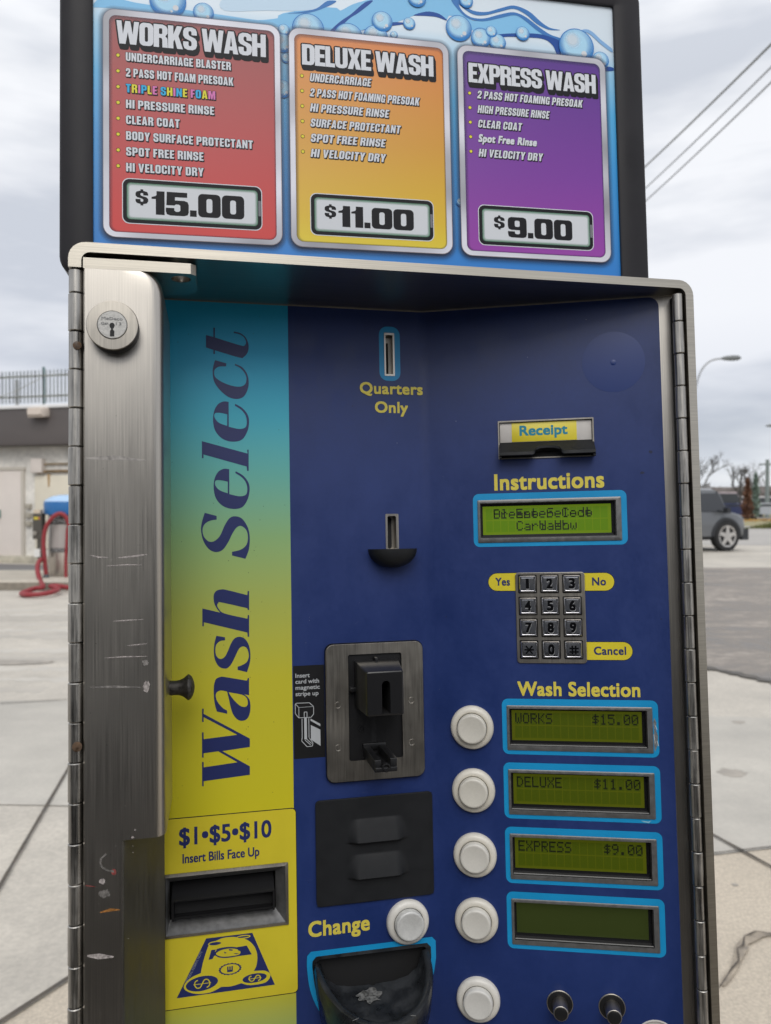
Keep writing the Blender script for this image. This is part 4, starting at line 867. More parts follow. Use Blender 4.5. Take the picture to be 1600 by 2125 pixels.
# ================================================================ the menu sign above it
SBASE = (137, 690, 226)
sign = thing('menu_sign', 'menu sign with red, orange and purple wash cards above the pay station', 'menu sign', wpos(SBASE), RW)
def S(): return MB(TS, SBASE)
SO = .226
FRM = mat('charcoal_sign_frame', (.027, .026, .029), .36, noise=((20, 20, 20), .12, 3), bump=((400, 400, 400), .06, .0003))
sg = S()
fo_ = lambda e: rr(-123.7+e, 401.5-e, 228+e, 534-e, 16, 6)
fi = rr(-97.2, 373.4, 246, 510.5, 1.5, 6)
sg.stack([(fo_(0), -70), (fo_(0), -3), (fo_(1.2), -1), (fo_(3), 0), (rr(-98.6, 374.8, 244.6, 511.9, 2, 6), .3), (fi, -.6), (fi, -3.2)], FRM, False)
sg.stack([(fo_(0), -70), (fo_(4), -71)], FRM, True)
sg.build('cabinet', sign)
mt = S(); mt.T = None
mt.box(120, 160, 700, 740, 206, 229, STEELD) ; mt.box(30, 250, 690, 750, 205.2, 208, STEELD); mt.build('mounting_foot', sign)
BGM = grad('sign_backdrop_print', [(.24-SO, (.02, .19, .60)), (.27-SO, (.025, .235, .64)), (.35-SO, (.035, .31, .70)), (.405-SO, (.08, .43, .77)), (.445-SO, (.30, .58, .80)), (.470-SO, (.66, .76, .84)), (.53-SO, (.70, .78, .85))], rough=.3)
fc = S()
fc.poly([rr(-97.2, 373.4, 246, 510.5, 1.5, 6)], -3.2, BGM)
SW = {'sky': mat('swirl_sky_blue', (.24, .54, .82), .3), 'pale': mat('swirl_pale', (.56, .72, .86), .3), 'navy': mat('swirl_navy', (.025, .085, .33), .3), 'blue': mat('swirl_mid_blue', (.06, .20, .50), .3), 'haze': mat('swirl_haze_blue', (.24, .44, .72), .3)}
for i, (c, pts) in enumerate(SWIRLS):
    lp = [(max(-97, min(373, p[0])), max(247, min(510.3, p[1]))) for p in smooth_loop(pts, 4)]
    fc.poly([lp], -3.12+i*.02, SW[c])
WHT = mat('print_white', (.66, .68, .71), .3)
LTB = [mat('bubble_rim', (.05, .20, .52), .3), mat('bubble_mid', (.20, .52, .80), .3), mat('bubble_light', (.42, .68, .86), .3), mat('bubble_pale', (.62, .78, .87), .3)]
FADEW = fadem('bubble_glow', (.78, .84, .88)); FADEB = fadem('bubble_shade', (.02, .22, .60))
for i, (cu, cv, r) in enumerate(BUBBLES):
    if cu+r > 373: continue
    top = cv+r > 510.3
    cc = lambda x, y, rad, n=30: [(p[0], min(p[1], 510.2)) for p in circ(x, y, rad, n)]
    d = -2.7+i*.035
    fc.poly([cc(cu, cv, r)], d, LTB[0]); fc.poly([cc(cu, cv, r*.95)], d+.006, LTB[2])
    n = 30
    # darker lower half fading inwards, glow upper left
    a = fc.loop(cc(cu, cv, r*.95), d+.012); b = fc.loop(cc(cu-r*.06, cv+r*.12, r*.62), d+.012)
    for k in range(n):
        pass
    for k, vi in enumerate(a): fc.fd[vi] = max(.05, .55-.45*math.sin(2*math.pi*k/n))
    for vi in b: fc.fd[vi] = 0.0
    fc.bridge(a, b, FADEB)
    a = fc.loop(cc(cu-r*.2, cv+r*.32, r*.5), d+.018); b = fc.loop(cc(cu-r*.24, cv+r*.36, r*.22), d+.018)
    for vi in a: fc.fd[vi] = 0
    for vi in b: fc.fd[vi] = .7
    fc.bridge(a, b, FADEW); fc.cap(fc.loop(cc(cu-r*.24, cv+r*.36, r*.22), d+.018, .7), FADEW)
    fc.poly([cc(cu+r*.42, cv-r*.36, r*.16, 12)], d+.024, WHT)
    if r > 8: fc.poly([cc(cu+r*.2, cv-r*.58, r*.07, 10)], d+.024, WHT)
fco = fc.build('sign_face', sign, 0)
SIL = mat('silver_print', (.56, .56, .61), .3, noise=[((11, 11, 15), .5, 1)])
SILD = mat('silver_print_edge', (.22, .22, .26), .3)
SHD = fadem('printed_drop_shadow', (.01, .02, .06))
BLKP = mat('print_black', (.014, .014, .017), .4)
LTW = mat('print_letter_white', (.66, .68, .72), .32)
YDOT = mat('print_yellow_dot', (.75, .66, .06), .35)
CARDM = [grad('red_card_print', [(.262-SO, (.62, .036, .032)), (.34-SO, (.46, .024, .027)), (.46-SO, (.215, .013, .017))], rough=.3),
         grad('orange_card_print', [(.262-SO, (.75, .60, .03)), (.29-SO, (.70, .46, .02)), (.36-SO, (.63, .30, .02)), (.46-SO, (.62, .165, .02))], rough=.3),
         grad('purple_card_print', [(.262-SO, (.31, .046, .37)), (.34-SO, (.195, .036, .33)), (.46-SO, (.080, .021, .24))], rough=.3)]
CARDS = [
 dict(o=(-89.4, 58.6), i=(-84.4, 53.6), title='WORKS WASH', t=(-78.3, 46, 428.2, 20.0), bx=-77.1, bz=417.8, tx=-70.8, sh=0,
      rows=[('UNDERCARRIAGE BLASTER', 16), ('2 PASS HOT FOAM PRESOAK', 18), ('TRIPLE SHINE FOAM', 2.7), ('HI PRESSURE RINSE', 1.6), ('CLEAR COAT', -27.2), ('BODY SURFACE PROTECTANT', 34), ('SPOT FREE RINSE', -7.6), ('HI VELOCITY DRY', -7.6)],
      p=(-73.4, 40.8, 274.8, 312.2), cur=(-63.3, -53.1), amt=('15.00', -50.4, 26.2), mt=20.2, mb=283),
 dict(o=(65.8, 210.7), i=(70.7, 205.4), title='DELUXE WASH', t=(77.4, 196, 424.9, 18.6), bx=77.1, bz=414.6, tx=83.7, sh=.16,
      rows=[('UNDERCARRIAGE', 139), ('2 PASS HOT FOAMING PRESOAK', 183), ('HI PRESSURE RINSE', 154.8), ('SURFACE PROTECTANT', 165), ('SPOT FREE RINSE', 151), ('HI VELOCITY DRY', 151)],
      p=(83.4, 192.8, 273.6, 309.8), cur=(95.4, 105.4), amt=('11.00', 107.4, 175), mt=18.8, mb=281.7),
 dict(o=(218.6, 363.6), i=(223.8, 358.0), title='EXPRESS WASH', t=(229, 353.2, 423.2, 18.2), bx=229.6, bz=412.8, tx=236.6, sh=.16,
      rows=[('2 PASS HOT FOAMING PRESOAK', 340), ('HIGH PRESSURE RINSE', 306.6), ('CLEAR COAT', 279.4), ('Spot Free Rinse', 293.8), ('HI VELOCITY DRY', 299)],
      p=(235.6, 345.8, 273, 309.2), cur=(249.8, 259.9), amt=('9.00', 262.9, 325.4), mt=19, mb=280.9)]
TRI = [mat('print_sky', (.05, .42, .72), .35), mat('print_lemon', (.72, .66, .06), .35), mat('print_pink', (.66, .20, .46), .35)]
D0 = -1.6
for ci, K in enumerate(CARDS):
    c = S(); (a0, a1), (b0, b1) = K['o'], K['i']
    OUT = rr(a0, a1, 262, 458, 10, 6)
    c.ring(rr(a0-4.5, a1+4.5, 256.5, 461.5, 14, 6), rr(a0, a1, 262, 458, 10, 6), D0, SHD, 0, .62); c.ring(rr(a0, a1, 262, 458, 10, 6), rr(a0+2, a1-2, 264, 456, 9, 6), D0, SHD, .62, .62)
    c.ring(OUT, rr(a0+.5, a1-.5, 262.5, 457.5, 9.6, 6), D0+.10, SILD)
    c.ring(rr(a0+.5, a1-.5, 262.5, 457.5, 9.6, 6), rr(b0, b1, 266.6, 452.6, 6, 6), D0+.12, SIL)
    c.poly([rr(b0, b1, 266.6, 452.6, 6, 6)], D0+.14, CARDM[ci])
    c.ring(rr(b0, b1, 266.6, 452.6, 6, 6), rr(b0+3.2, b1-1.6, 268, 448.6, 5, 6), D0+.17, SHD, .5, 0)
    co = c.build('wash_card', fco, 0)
    # heading: white block capitals with a black edge and a black drop
    t = S(); u0, u1, vb, h = K['t']
    ring8 = [(1.25*math.cos(R(45*i)), 1.25*math.sin(R(45*i))) for i in range(8)]
    heavy(t, K['title'], u0, u1, vb, h, D0+.22, BLKP, offs=[(x+.25*j, y-.75*j) for j in range(6) for x, y in ring8], dd=.002, gap=.012)
    heavy(t, K['title'], u0, u1, vb, h, D0+.40, LTW, gap=.012)
    t.build('card_heading', co, 0)
    t = S()
    for r_, (s, u1) in enumerate(K['rows']):
        z = K['bz']-13.6*r_; vb = z-4.1
        t.poly([circ(K['bx'], z+.1, 1.75, 20)], D0+.24, BLKP); t.poly([circ(K['bx'], z+.1, 1.35, 20)], D0+.27, YDOT)
        cap = 7.3
        if s == 'Spot Free Rinse':
            text(t, s, K['tx'], u1, vb, cap, D0+.22, BLKP, .75, K['sh'], 8, .002, off=(.4, -.6), sp=1.12)
            text(t, s, K['tx'], u1, vb, cap, D0+.30, LTW, .40, K['sh'], 8, .004, sp=1.12); continue
        edge = [(.34*x+o_*.5, .34*y-o_*.75) for o_ in (0, .5, 1) for x, y in ((1, 0), (.7, .7), (0, 1), (-.7, .7), (-1, 0), (-.7, -.7), (0, -1), (.7, -.7))]
        heavy(t, s, K['tx'], u1, vb, cap, D0+.22, BLKP, .11, edge, .002, K['sh'])
        heavy(t, s, K['tx'], u1, vb, cap, D0+.30, LTW, .11, shear=K['sh'], ms=[TRI[k_ % 3] for k_ in (0, 1, 2, 0, 1, 2, 0, 0, 1, 2, 0, 1, 0, 2, 0, 1, 2)] if s.startswith('TRIPLE') else None)
    t.build('card_list', co, 0)
    p = S(); p0, p1, q0, q1 = K['p']
    PL_ = lambda e, r: rr(p0+e, p1-e, q0+e, q1-e, r, 6)
    p.ring(PL_(-.7, 5.8), PL_(0, 5.4), D0+.22, LTW)
    p.ring(PL_(0, 5.4), PL_(3.1, 3.2), D0+.24, BLKP)
    p.poly([PL_(3.1, 3.2)], D0+.26, WHT)
    p.ring(PL_(3.1, 3.2), PL_(5.6, 2.0), D0+.28, fadem('price_green_edge', (.10, .28, .16)), .75, 0)
    p.poly([[(p1-2.6, q0+12), (p1-.4, q0+12), (p1-.4, q1-12), (p1-2.6, q1-12)]], D0+.27, mat('print_grey_glint', (.20, .20, .22), .3))
    s, m0, m1 = K['amt']
    heavy(p, '$', *K['cur'], K['mb']+K['mt']*.42, K['mt']*.55, D0+.32, BLKP)
    heavy(p, s, m0, m1, K['mb'], K['mt'], D0+.32, BLKP, gap=.05)
    p.build('price_plate', co, 0)
for nm, m in MATS.items():
    if nm.startswith(('print_', 'swirl', 'bubble', 'silver', 'price', 'charcoal')): m.node_tree.nodes['Principled BSDF'].inputs['Specular IOR Level'].default_value = .12
# ================================================================ ground
def W(base=(0, 0, 0)): return MB(None, base, 1.0)
def sheet(name, poly, z, m):
    g = W(); g.poly([poly], z, m); o = g.build(name, None, 0); return tag(o, kind='structure')
CONC = mat('worn_concrete', (.46, .425, .37), .85, noise=[((.55, .9, 1), .16, 5), ((3.5, 3.5, 3.5), .08, 5), ((60, 60, 60), .12, 3)], bump=((90, 90, 90), .35, .004))
CONC2 = mat('smooth_grey_concrete', (.43, .405, .36), .8, noise=[((.5, 1.4, 1), .14, 5), ((5, 5, 5), .06, 5), ((70, 70, 70), .06, 3)], bump=((120, 120, 120), .2, .003))
PEB = mat('pebbly_concrete', (.47, .41, .33), .9, noise=[((1.2, 1.2, 1), .10, 5), ((110, 110, 110), .16, 2)], bump=((140, 140, 140), .7, .005))
ASPH = mat('old_asphalt', (.23, .205, .18), .9, noise=[((.5, 1.3, 1), .36, 8), ((1.6, 4.5, 3), .32, 7), ((9, 18, 14), .30, 5), ((70, 70, 70), .25, 3)], bump=((60, 60, 60), .5, .008))
ALLEY = mat('alley_asphalt', (.17, .165, .165), .9, noise=[((.8, .8, 1), .15, 5), ((40, 40, 40), .15, 3)])
LAWN = mat('winter_verge', (.28, .25, .13), .95, noise=[((.12, .5, 1), .35, 5), ((2, 6, 2), .25, 4)])
FARG = mat('far_ground', (.24, .23, .20), .95, noise=[((.02, .02, 1), .3, 4), ((.3, .3, 1), .15, 4)])
sheet('ground', [(-900, -400), (900, -400), (900, 1500), (-900, 1500)], -.03, FARG)
sheet('concrete_apron', [(-40, -14), (40, -14), (40, 44), (-40, 44)], -.024, CONC)
# smoother bays, pebbly bay near the camera on the left, asphalt lane on the right, alley by the building
sheet('smooth_bay', [(-1.30, 3.47), (-4.4, 3.6), (-5.2, 5.2), (-2.217, 5.334), (-1.0, 5.4), (3.6, 4.72), (2.641, 6.358), (5.4, 1.9), (2.2, 2.85), (1.526, 3.044), (1.279, 2.989), (.5, 3.2)][:6]+[(3.2, 5.45), (4.6, 3.15), (2.4, 2.98), (1.526, 3.044), (1.279, 2.989), (.3, 3.3)], -.020, CONC2)
sheet('pebbly_bay', [(-1.9, .45), (-1.011, 2.012), (-.916, 2.187), (-.55, 2.9), (.6, 2.6), (.9, .2), (.4, -1.2), (-1.6, -1.2)], -.020, PEB)
sheet('pebbly_bay', [(.3, 2.72), (1.279, 2.985), (1.526, 3.04), (3.4, 3.49), (4.2, 1.2), (2.5, -1.1), (.95, -.5)], -.0205, PEB)
sheet('asphalt_lane', [(-.6, 11.55), (2.641, 6.358), (2.77, 6.2), (2.935, 5.872), (6.5, .19), (40, .19), (40, 17.2), (2, 16.0), (-.6, 15.6)], -.018, ASPH)
sheet('alley_road', [(-30, 13.9), (-7.06, 14.151), (-3.5, 14.2), (-2.6, 17.0), (-7.096, 16.7), (-8.785, 17.2), (-30, 26)], -.018, ALLEY)
sheet('verge', [(-40, 44.5), (60, 44.5), (60, 60), (-40, 60)], -.016, LAWN)
sheet('far_verge', [(-60, 75), (120, 75), (120, 90), (-60, 90)], -.016, LAWN)
STREETP = mat('pale_street', (.37, .35, .325), .85, noise=[((.1, .8, 1), .14, 5), ((3, 3, 3), .06, 4)])
sheet('street', [(-60, 24.5), (80, 24.5), (80, 44.4), (-60, 44.4)], -.019, STREETP)
JNT = mat('joint_dirt', (.085, .072, .058), .95, noise=((30, 30, 30), .4, 4))
def strip(name, pts, wd, z=-.012, m=JNT, jit=.15):
    g = W(); L_, R_ = [], []
    P_ = [Vector((*p, 0)) for p in pts]; Q_ = []
    for i in range(len(P_)-1):
        n = max(2, int((P_[i+1]-P_[i]).length/.05))
        Q_ += [P_[i].lerp(P_[i+1], k/n) for k in range(n)]
    Q_.append(P_[-1])
    for i, p in enumerate(Q_):
        t = (Q_[min(i+1, len(Q_)-1)]-Q_[max(0, i-1)]).normalized(); nrm = Vector((-t.y, t.x, 0)); ww = wd/2*(1+jit*rnd.uniform(-1, 1))
        L_.append(g.pt(p.x+nrm.x*ww, p.y+nrm.y*ww, z)); R_.append(g.pt(p.x-nrm.x*ww, p.y-nrm.y*ww, z))
    g.bridge(L_, R_, m, False); return tag(g.build(name, None, 0), kind='structure')
strip('pavement_joint', [(-.4, -1.9), (-1.371, 2.733), (-1.609, 3.867), (-1.95, 5.5)], .013)
strip('pavement_joint', [(-1.75, .6), (-1.011, 2.012), (-.916, 2.187), (-.5, 2.98)], .018)
strip('pavement_joint', [(.6, 5.1), (1.344, 3.156), (1.444, 2.88), (2.4, .3)], .014)
strip('pavement_joint', [(-2.616, 5.231), (-2.217, 5.334), (-.5, 5.75)], .012, jit=.05)
strip('pavement_joint', [(.4, 2.80), (1.279, 2.989), (1.526, 3.044), (3.5, 3.5)], .008)
strip('pavement_crack', [(1.5, 2.42), (1.3, 2.41), (1.216, 2.423), (1.18, 2.437), (1.126, 2.41), (1.10, 2.36), (1.074, 2.344), (1.05, 2.28), (1.015, 2.245), (.957, 2.176), (.929, 2.144), (.85, 2.05)], .0045, -.010, jit=.6)
HALO = mat('crack_dirt_halo', (.31, .265, .21), .95, noise=[((25, 25, 25), .35, 5)])
strip('pavement_stain', [(1.26, 2.425), (1.18, 2.43), (1.11, 2.38), (1.07, 2.32), (1.015, 2.24), (.95, 2.17)], .028, -.014, HALO, .5)
EDGE = mat('broken_asphalt_edge', (.10, .092, .082), .95, noise=((8, 8, 8), .4, 4))
strip('asphalt_edge', [(.3, 10.1), (2.641, 6.358), (2.77, 6.2), (2.935, 5.872), (4.4, 3.54)], .10, -.013, EDGE, .7)
PSTK = mat('pale_streak', (.485, .455, .405), .85, noise=[((2, 7, 4), .10, 5)]); DSTK = mat('dark_streak', (.42, .39, .345), .85, noise=[((2, 7, 4), .12, 5)])
for i in range(12):   # broad faint wash streaks drying across the apron at left
    y = (5.6+.38*i) if i < 12 else rnd.uniform(3.9, 5.2); x = rnd.uniform(-5.5, -2.0); l = rnd.uniform(.8, 2.2)
    strip('pavement_streak', [(x-l, y+rnd.uniform(-.06, .06)), (x, y), (x+l, y+rnd.uniform(-.06, .06))], rnd.uniform(.10, .22), (-.0234 if i < 12 else -.0194)+i*.00008, PSTK if i % 3 else DSTK, .8)
def blotch(cx, cy, rx, ry, m, seed):
    r2 = random.Random(seed); n = 26; g = W(); g.poly([[(cx+rx*(.6+.4*r2.random())*math.cos(2*math.pi*k/n), cy+ry*(.6+.4*r2.random())*math.sin(2*math.pi*k/n)) for k in range(n)]], -.0190+seed*.0001, m); tag(g.build('pavement_stain', None, 0), kind='structure')
OILM = mat('old_oil_stain', (.33, .30, .26), .7, noise=[((9, 9, 9), .22, 5)])
blotch(1.75, 3.9, .09, .07, OILM, 2); blotch(1.4, 3.5, .03, .02, OILM, 3); blotch(-3.2, 6.6, .5, .12, OILM, 4); blotch(2.2, 4.8, .05, .04, OILM, 5); blotch(-1.32, 2.5, .02, .015, OILM, 6); blotch(1.25, 2.75, .015, .012, OILM, 7)
# raised island of the vacuum
isl = W()
pts = [(-14, 12.0), (-4.2, 12.03), (-3.4, 12.4), (-3.3, 13.6), (-4.2, 14.0), (-14, 13.8)]
KERB = mat('island_concrete', (.44, .40, .335), .85, noise=[((1.5, 1.5, 1.5), .15, 5), ((30, 30, 30), .1, 3)])
a = isl.loop([(x, y, -.02) for x, y in pts]); b = isl.loop([(x, y, .10) for x, y in pts]); c2 = isl.loop([(x*1-.0, y+(.03 if y < 12.5 else -.03), .125) for x, y in pts])
isl.bridge(a, b, mat('kerb_face_shade', (.22, .195, .16), .9, noise=((5, 5, 5), .35, 5))); isl.bridge(b, c2, KERB)  # darkened island concrete: the kerb's shade is put into the face colour
for t_ in tessellate_polygon([[Vector((x, y, 0)) for x, y in pts]]): isl.face([c2[i] for i in t_], KERB)
tag(isl.build('kerb_island', None, 20), kind='structure')

# ================================================================ wash building on the left
DIR = Vector((1.689, -.42, 0)).normalized(); NRM = Vector((DIR.y, -DIR.x, 0))   # along the wall to the right; outward to the camera
ORG = Vector((-8.785, 17.609, 0))
def TB(u, z, d): p = ORG+DIR*u+NRM*d; return (p.x, p.y, z)
bld = thing('wash_building', 'low cream block building with dark fascia and big pale door', 'building', (ORG.x, ORG.y, 0))
BB = (ORG.x, ORG.y, 0)
def BW(): return MB(TB, BB, 1.0)
PAINT = mat('cream_wall_paint', (.66, .635, .585), .8, noise=[((1.6, 1.6, 1.6), .16, 6), ((9, 9, 9), .14, 5)], bump=((6, 6, 6), .4, .02))
FASC = mat('dark_fascia_metal', (.085, .073, .070), .5, noise=((.6, .6, 2), .10, 4))
DOORP = mat('pale_door_paint', (.66, .60, .55), .6, noise=((1.5, 1.5, 1.5), .05, 4))
def bbox(mb, u0, u1, z0, z1, d0, d1, m, b=.01): mb.plate(u0, u1, z0, z1, b, d0, d1, m, b, 2)
wl = BW(); bbox(wl, -9, 5.2, -.03, 2.62, -7, 0, PAINT, .02); bbox(wl, -9, 5.2, -.03, .14, -.01, .07, mat('plinth_concrete', (.40, .37, .30), .9, noise=((4, 4, 4), .3, 5)), .01); wl.build('wall', bld)
fs_ = BW(); bbox(fs_, -9.3, 5.5, 2.60, 3.40, -7.2, .38, FASC, .02); bbox(fs_, -9.32, 5.52, 3.40, 3.48, -7.22, .42, mat('white_roof_edge', (.72, .72, .72), .6), .02); fs_.build('fascia', bld)
dr = BW(); bbox(dr, -1.9, .60, .12, 2.06, -.02, .035, DOORP, .01)
for u0, u1, z0, z1 in ((-2.0, .70, 2.06, 2.14), (.60, .68, .1, 2.06)): bbox(dr, u0, u1, z0, z1, -.02, .05, mat('door_trim', (.50, .46, .40), .7), .01)
dro = dr.build('door', bld); hd_ = BW(); bbox(hd_, -.06, .06, 1.0, 1.18, .035, .09, mat('green_handle', (.12, .22, .18), .5), .01); hd_.build('handle', dro)
jb = BW(); bbox(jb, .92, 1.22, 2.0, 2.33, 0, .14, mat('junction_paint', (.64, .58, .53), .6), .02); jb.build('junction_box', bld)
cdm = mat('rusty_conduit', (.22, .15, .08), .8, noise=((8, 8, 8), .5, 4))
for z, r in ((2.20, .018), (2.04, .03)):
    cdt = BW(); T0 = cdt.T; cdt.T = None; cdt.tube([TB(1.05, z-.04, .05), TB(1.3, z, .05), TB(3.5, z+.01, .05)], r, cdm, 8); cdt.build('conduit', bld)
dr2 = BW(); bbox(dr2, .95, 3.2, .3, 1.94, -.02, .03, mat('pale_shutter', (.66, .61, .50), .7, noise=((2, 2, 2), .07, 4)), .01); dr2.build('shutter', bld)
rs_ = BW(); rs_.poly([[(1.28, 1.98), (1.36, 1.98), (1.345, 1.7), (1.30, 1.68)]], .034, mat('rust_run', (.44, .30, .16), .8)); rs_.build('rust_stain', bld, 0)
for z in (1.05, 1.25, .86):
    bx = BW(); bbox(bx, .73, .86, z-.05, z+.06, 0, .08, mat('switch_box', (.36, .33, .27), .6), .015); bx.build('switch_box', bld)
lt = BW(); lt.stack([(rr(1.20, 1.62, 3.20, 3.40, .03, 3), .38), (rr(1.20, 1.62, 3.18, 3.40, .03, 3), .55), (rr(1.24, 1.58, 3.24, 3.38, .03, 3), .62)], mat('lamp_housing_beige', (.62, .54, .47), .55)); lt.build('wall_lamp', bld)
# fence on the roof
GALV = mat('galvanised_fence', (.52, .56, .56), .5, .5, noise=((6, 6, 6), .12, 3)); RAILM = mat('fence_rail', (.42, .42, .36), .5, .4); POSTG = mat('green_grey_post', (.12, .20, .20), .5, .3)
fn = thing('roof_fence', 'grey picket security fence along the flat roof of the building', 'fence', TB(0, 3.48, .2))
FB = TB(0, 3.48, .2)
def FW(): return MB(TB, FB, 1.0)
for z in (3.69, 4.14):
    r_ = FW(); bbox(r_, -4, 4.2, z-.018, z+.018, .17, .21, RAILM, .005); r_.build('rail', fn)
pk = None
for i in range(-14, 28):
    u = i*.095
    p = FW(); bbox(p, u-.008, u+.008, 3.54, 4.26, .211, .231, GALV, .004); p.build('picket', fn)
for u, z1, ww in ((.60, 4.08, .035), (1.29, 4.34, .022)):
    p = FW(); bbox(p, u-ww, u+ww, 3.48, z1, .12, .168, POSTG if u > 1 else mat('pale_post', (.45, .46, .46), .5), .006); p.build('post', fn)
wire = FW(); wire.T = None; wire.tube([TB(-.6, 3.5, .24), TB(.6, 3.80, .24), TB(1.29, 4.08, .24)], .006, RAILM, 5); wire.build('guy_wire', fn)

# ================================================================ vacuum unit and its hoses
VB = Vector((-5.34, 12.98, .125))
vac = thing('vacuum_station', 'stainless car vacuum canister with blue dome lid standing on the kerb island', 'car vacuum', VB)
def VW(): return MB(None, tuple(VB), 1.0)
def vl(mb, prof, m, n=40, cx=0, cy=0):
    prev = None
    for r, z in prof:
        a = [mb.pt(VB.x+cx+r*math.cos(2*math.pi*i/n), VB.y+cy+r*math.sin(2*math.pi*i/n), VB.z+z) for i in range(n)]
        if prev: mb.bridge(prev, a, m)
        prev = a
    mb.cap(prev, m)
CAN = mat('canister_stainless', (.52, .48, .44), .34, .9, noise=[((9, 9, 1.2), .22, 3), ((2, 2, .6), .15, 3)])
o = VW(); vl(o, [(.29, 0), (.30, .02), (.30, 1.02), (.29, 1.04)], CAN); cano = o.build('canister', vac)
o = VW(); vl(o, [(.36, 1.02), (.365, 1.04), (.365, 1.22), (.36, 1.235)], mat('blue_lid', (.015, .13, .36), .4)); vl(o, [(.36, 1.236), (.33, 1.27), (.24, 1.32), (.12, 1.345), (.01, 1.35)], mat('pale_blue_dome', (.36, .52, .72), .35)); o.build('dome_lid', vac, 25)
o = VW(); o.box(VB.x-.42, VB.x-.27, VB.y-.36, VB.y-.22, VB.z+.62, VB.z+1.04, mat('coin_box_metal', (.10, .092, .08), .5, .6)); cbx = o.build('coin_box', vac)
o = VW(); o.box(VB.x-.40, VB.x-.33, VB.y-.364, VB.y-.361, VB.z+.94, VB.z+.985, mat('yellow_sticker', (.55, .45, .04), .5)); o.box(VB.x-.325, VB.x-.30, VB.y-.364, VB.y-.361, VB.z+.94, VB.z+.985, mat('orange_sticker', (.45, .16, .06), .5)); o.build('sticker', cbx, 0)
o = VW(); o.tube([(VB.x-.375, VB.y-.365, VB.z+.72), (VB.x-.375, VB.y-.385, VB.z+.72)], .035, STEELD, 14); o.build('coin_knob', cbx)
o = VW(); o.box(VB.x-.41, VB.x-.30, VB.y-.35, VB.y-.24, VB.z+1.04, VB.z+1.10, mat('beige_cap', (.55, .46, .36), .6)); o.build('cap', vac)
o = VW(); o.box(VB.x-.36, VB.x-.28, VB.y-.34, VB.y-.24, VB.z+.30, VB.z+.62, mat('coin_box_metal', (.10, .092, .08), .5, .6)); o.box(VB.x-.39, VB.x-.30, VB.y-.37, VB.y-.30, VB.z+.33, VB.z+.46, mat('white_tag', (.70, .70, .68), .6)); o.build('bracket', vac)
# dark framed panel with lettering on the canister, wrapped round its front
o = VW()
def can_pt(a, z, r=.305): return (VB.x+r*math.sin(R(a)), VB.y-r*math.cos(R(a)), VB.z+z)
def canpatch(mb, a0, a1, z0, z1, m, r=.304, skew=0):
    n = 10; lo_ = []; hi_ = []
    for i in range(n+1):
        a = a0+(a1-a0)*i/n; lo_.append(mb.pt(*can_pt(a, z0+skew*i/n, r))); hi_.append(mb.pt(*can_pt(a, z1+skew*i/n, r)))
    mb.bridge(lo_, hi_, m, False)
PBK = mat('panel_black', (.03, .03, .03), .5); PGR = mat('panel_grey', (.42, .39, .37), .5, .3)
canpatch(o, -38, 70, .40, .98, PBK); canpatch(o, -34, 70, .47, .86, PGR, .306)
for z, s, sz in ((.885, 'POWER', .075), (.41, 'STATION', .05)):
    vs, fs = glyphs(s); x1 = max(p[0] for p in vs); n0 = len(o.v)
    for x, y in vs: o.pt(*can_pt(-32+x/x1*62, z+y/.7*sz, .3075))
    for f in fs: o.face([n0+i for i in f], mat('panel_letter', (.5, .5, .5), .5))
o.build('name_panel', cano, 0)
HOSE = mat('red_hose', (.25, .022, .028), .5, noise=((30, 30, 60), .15, 3)); CUFF = mat('grey_hose_cuff', (.075, .085, .095), .6)
def hose(name, lab, path, r, cuff=None):
    b = path[0]; rt = thing(name, lab, 'hose', b, None, 'red vacuum hoses')
    o = MB(None, b, 1.0); o.tube(catmull(path, 7), r, HOSE, 10); o.build('hose_body', rt, 60)
    if cuff: o = MB(None, b, 1.0); o.tube(cuff, [.036, .05, .05, .038, .05, .065][:len(cuff)], CUFF, 14); o.build('nozzle', rt, 40)
def vp_(x, y, d):   # a spot at distance d seen at photo column x, row y (used once to survey the hoses)
    return ((x-800)/1605*d, d, CAMZ-(y-1042)/1605*d)
hose('vacuum_hose', 'red hose arched over the canister with grey nozzle hanging down', [vp_(152, 1150, 12.62), vp_(143, 1090, 12.62), vp_(134, 1070, 12.6), vp_(122, 1066, 12.58), vp_(108, 1075, 12.56), vp_(95, 1095, 12.55), vp_(90, 1125, 12.55), vp_(92, 1160, 12.55), vp_(95, 1194, 12.55)], .034,
     [vp_(95, 1192, 12.55), vp_(95, 1196, 12.55), vp_(95.5, 1203, 12.55), vp_(96, 1212, 12.55), vp_(96, 1217, 12.5), vp_(97, 1222, 12.45)])
hose('vacuum_hose', 'red hose drooping from the bracket and coiled in a flat loop on the concrete', [vp_(88, 1160, 12.5), vp_(80, 1166, 12.48), vp_(77, 1182, 12.4), vp_(82, 1204, 12.2), vp_(88, 1218, 11.6), vp_(70, 1222, 11.6), vp_(50, 1229, 11.35), vp_(44, 1232.5, 11.25), vp_(56, 1234.5, 11.05), vp_(85, 1233, 11.05), vp_(108, 1228.5, 11.2), vp_(120, 1222, 11.5), vp_(104, 1217, 11.75), vp_(118, 1216, 11.85), vp_(150, 1221, 11.75)], .037)
hose('vacuum_hose', 'red hose running straight down beside the steel hinge edge', [vp_(140, 1095, 12.62), vp_(138, 1130, 12.6), vp_(136, 1170, 12.6), vp_(136, 1206, 12.58)], .026)

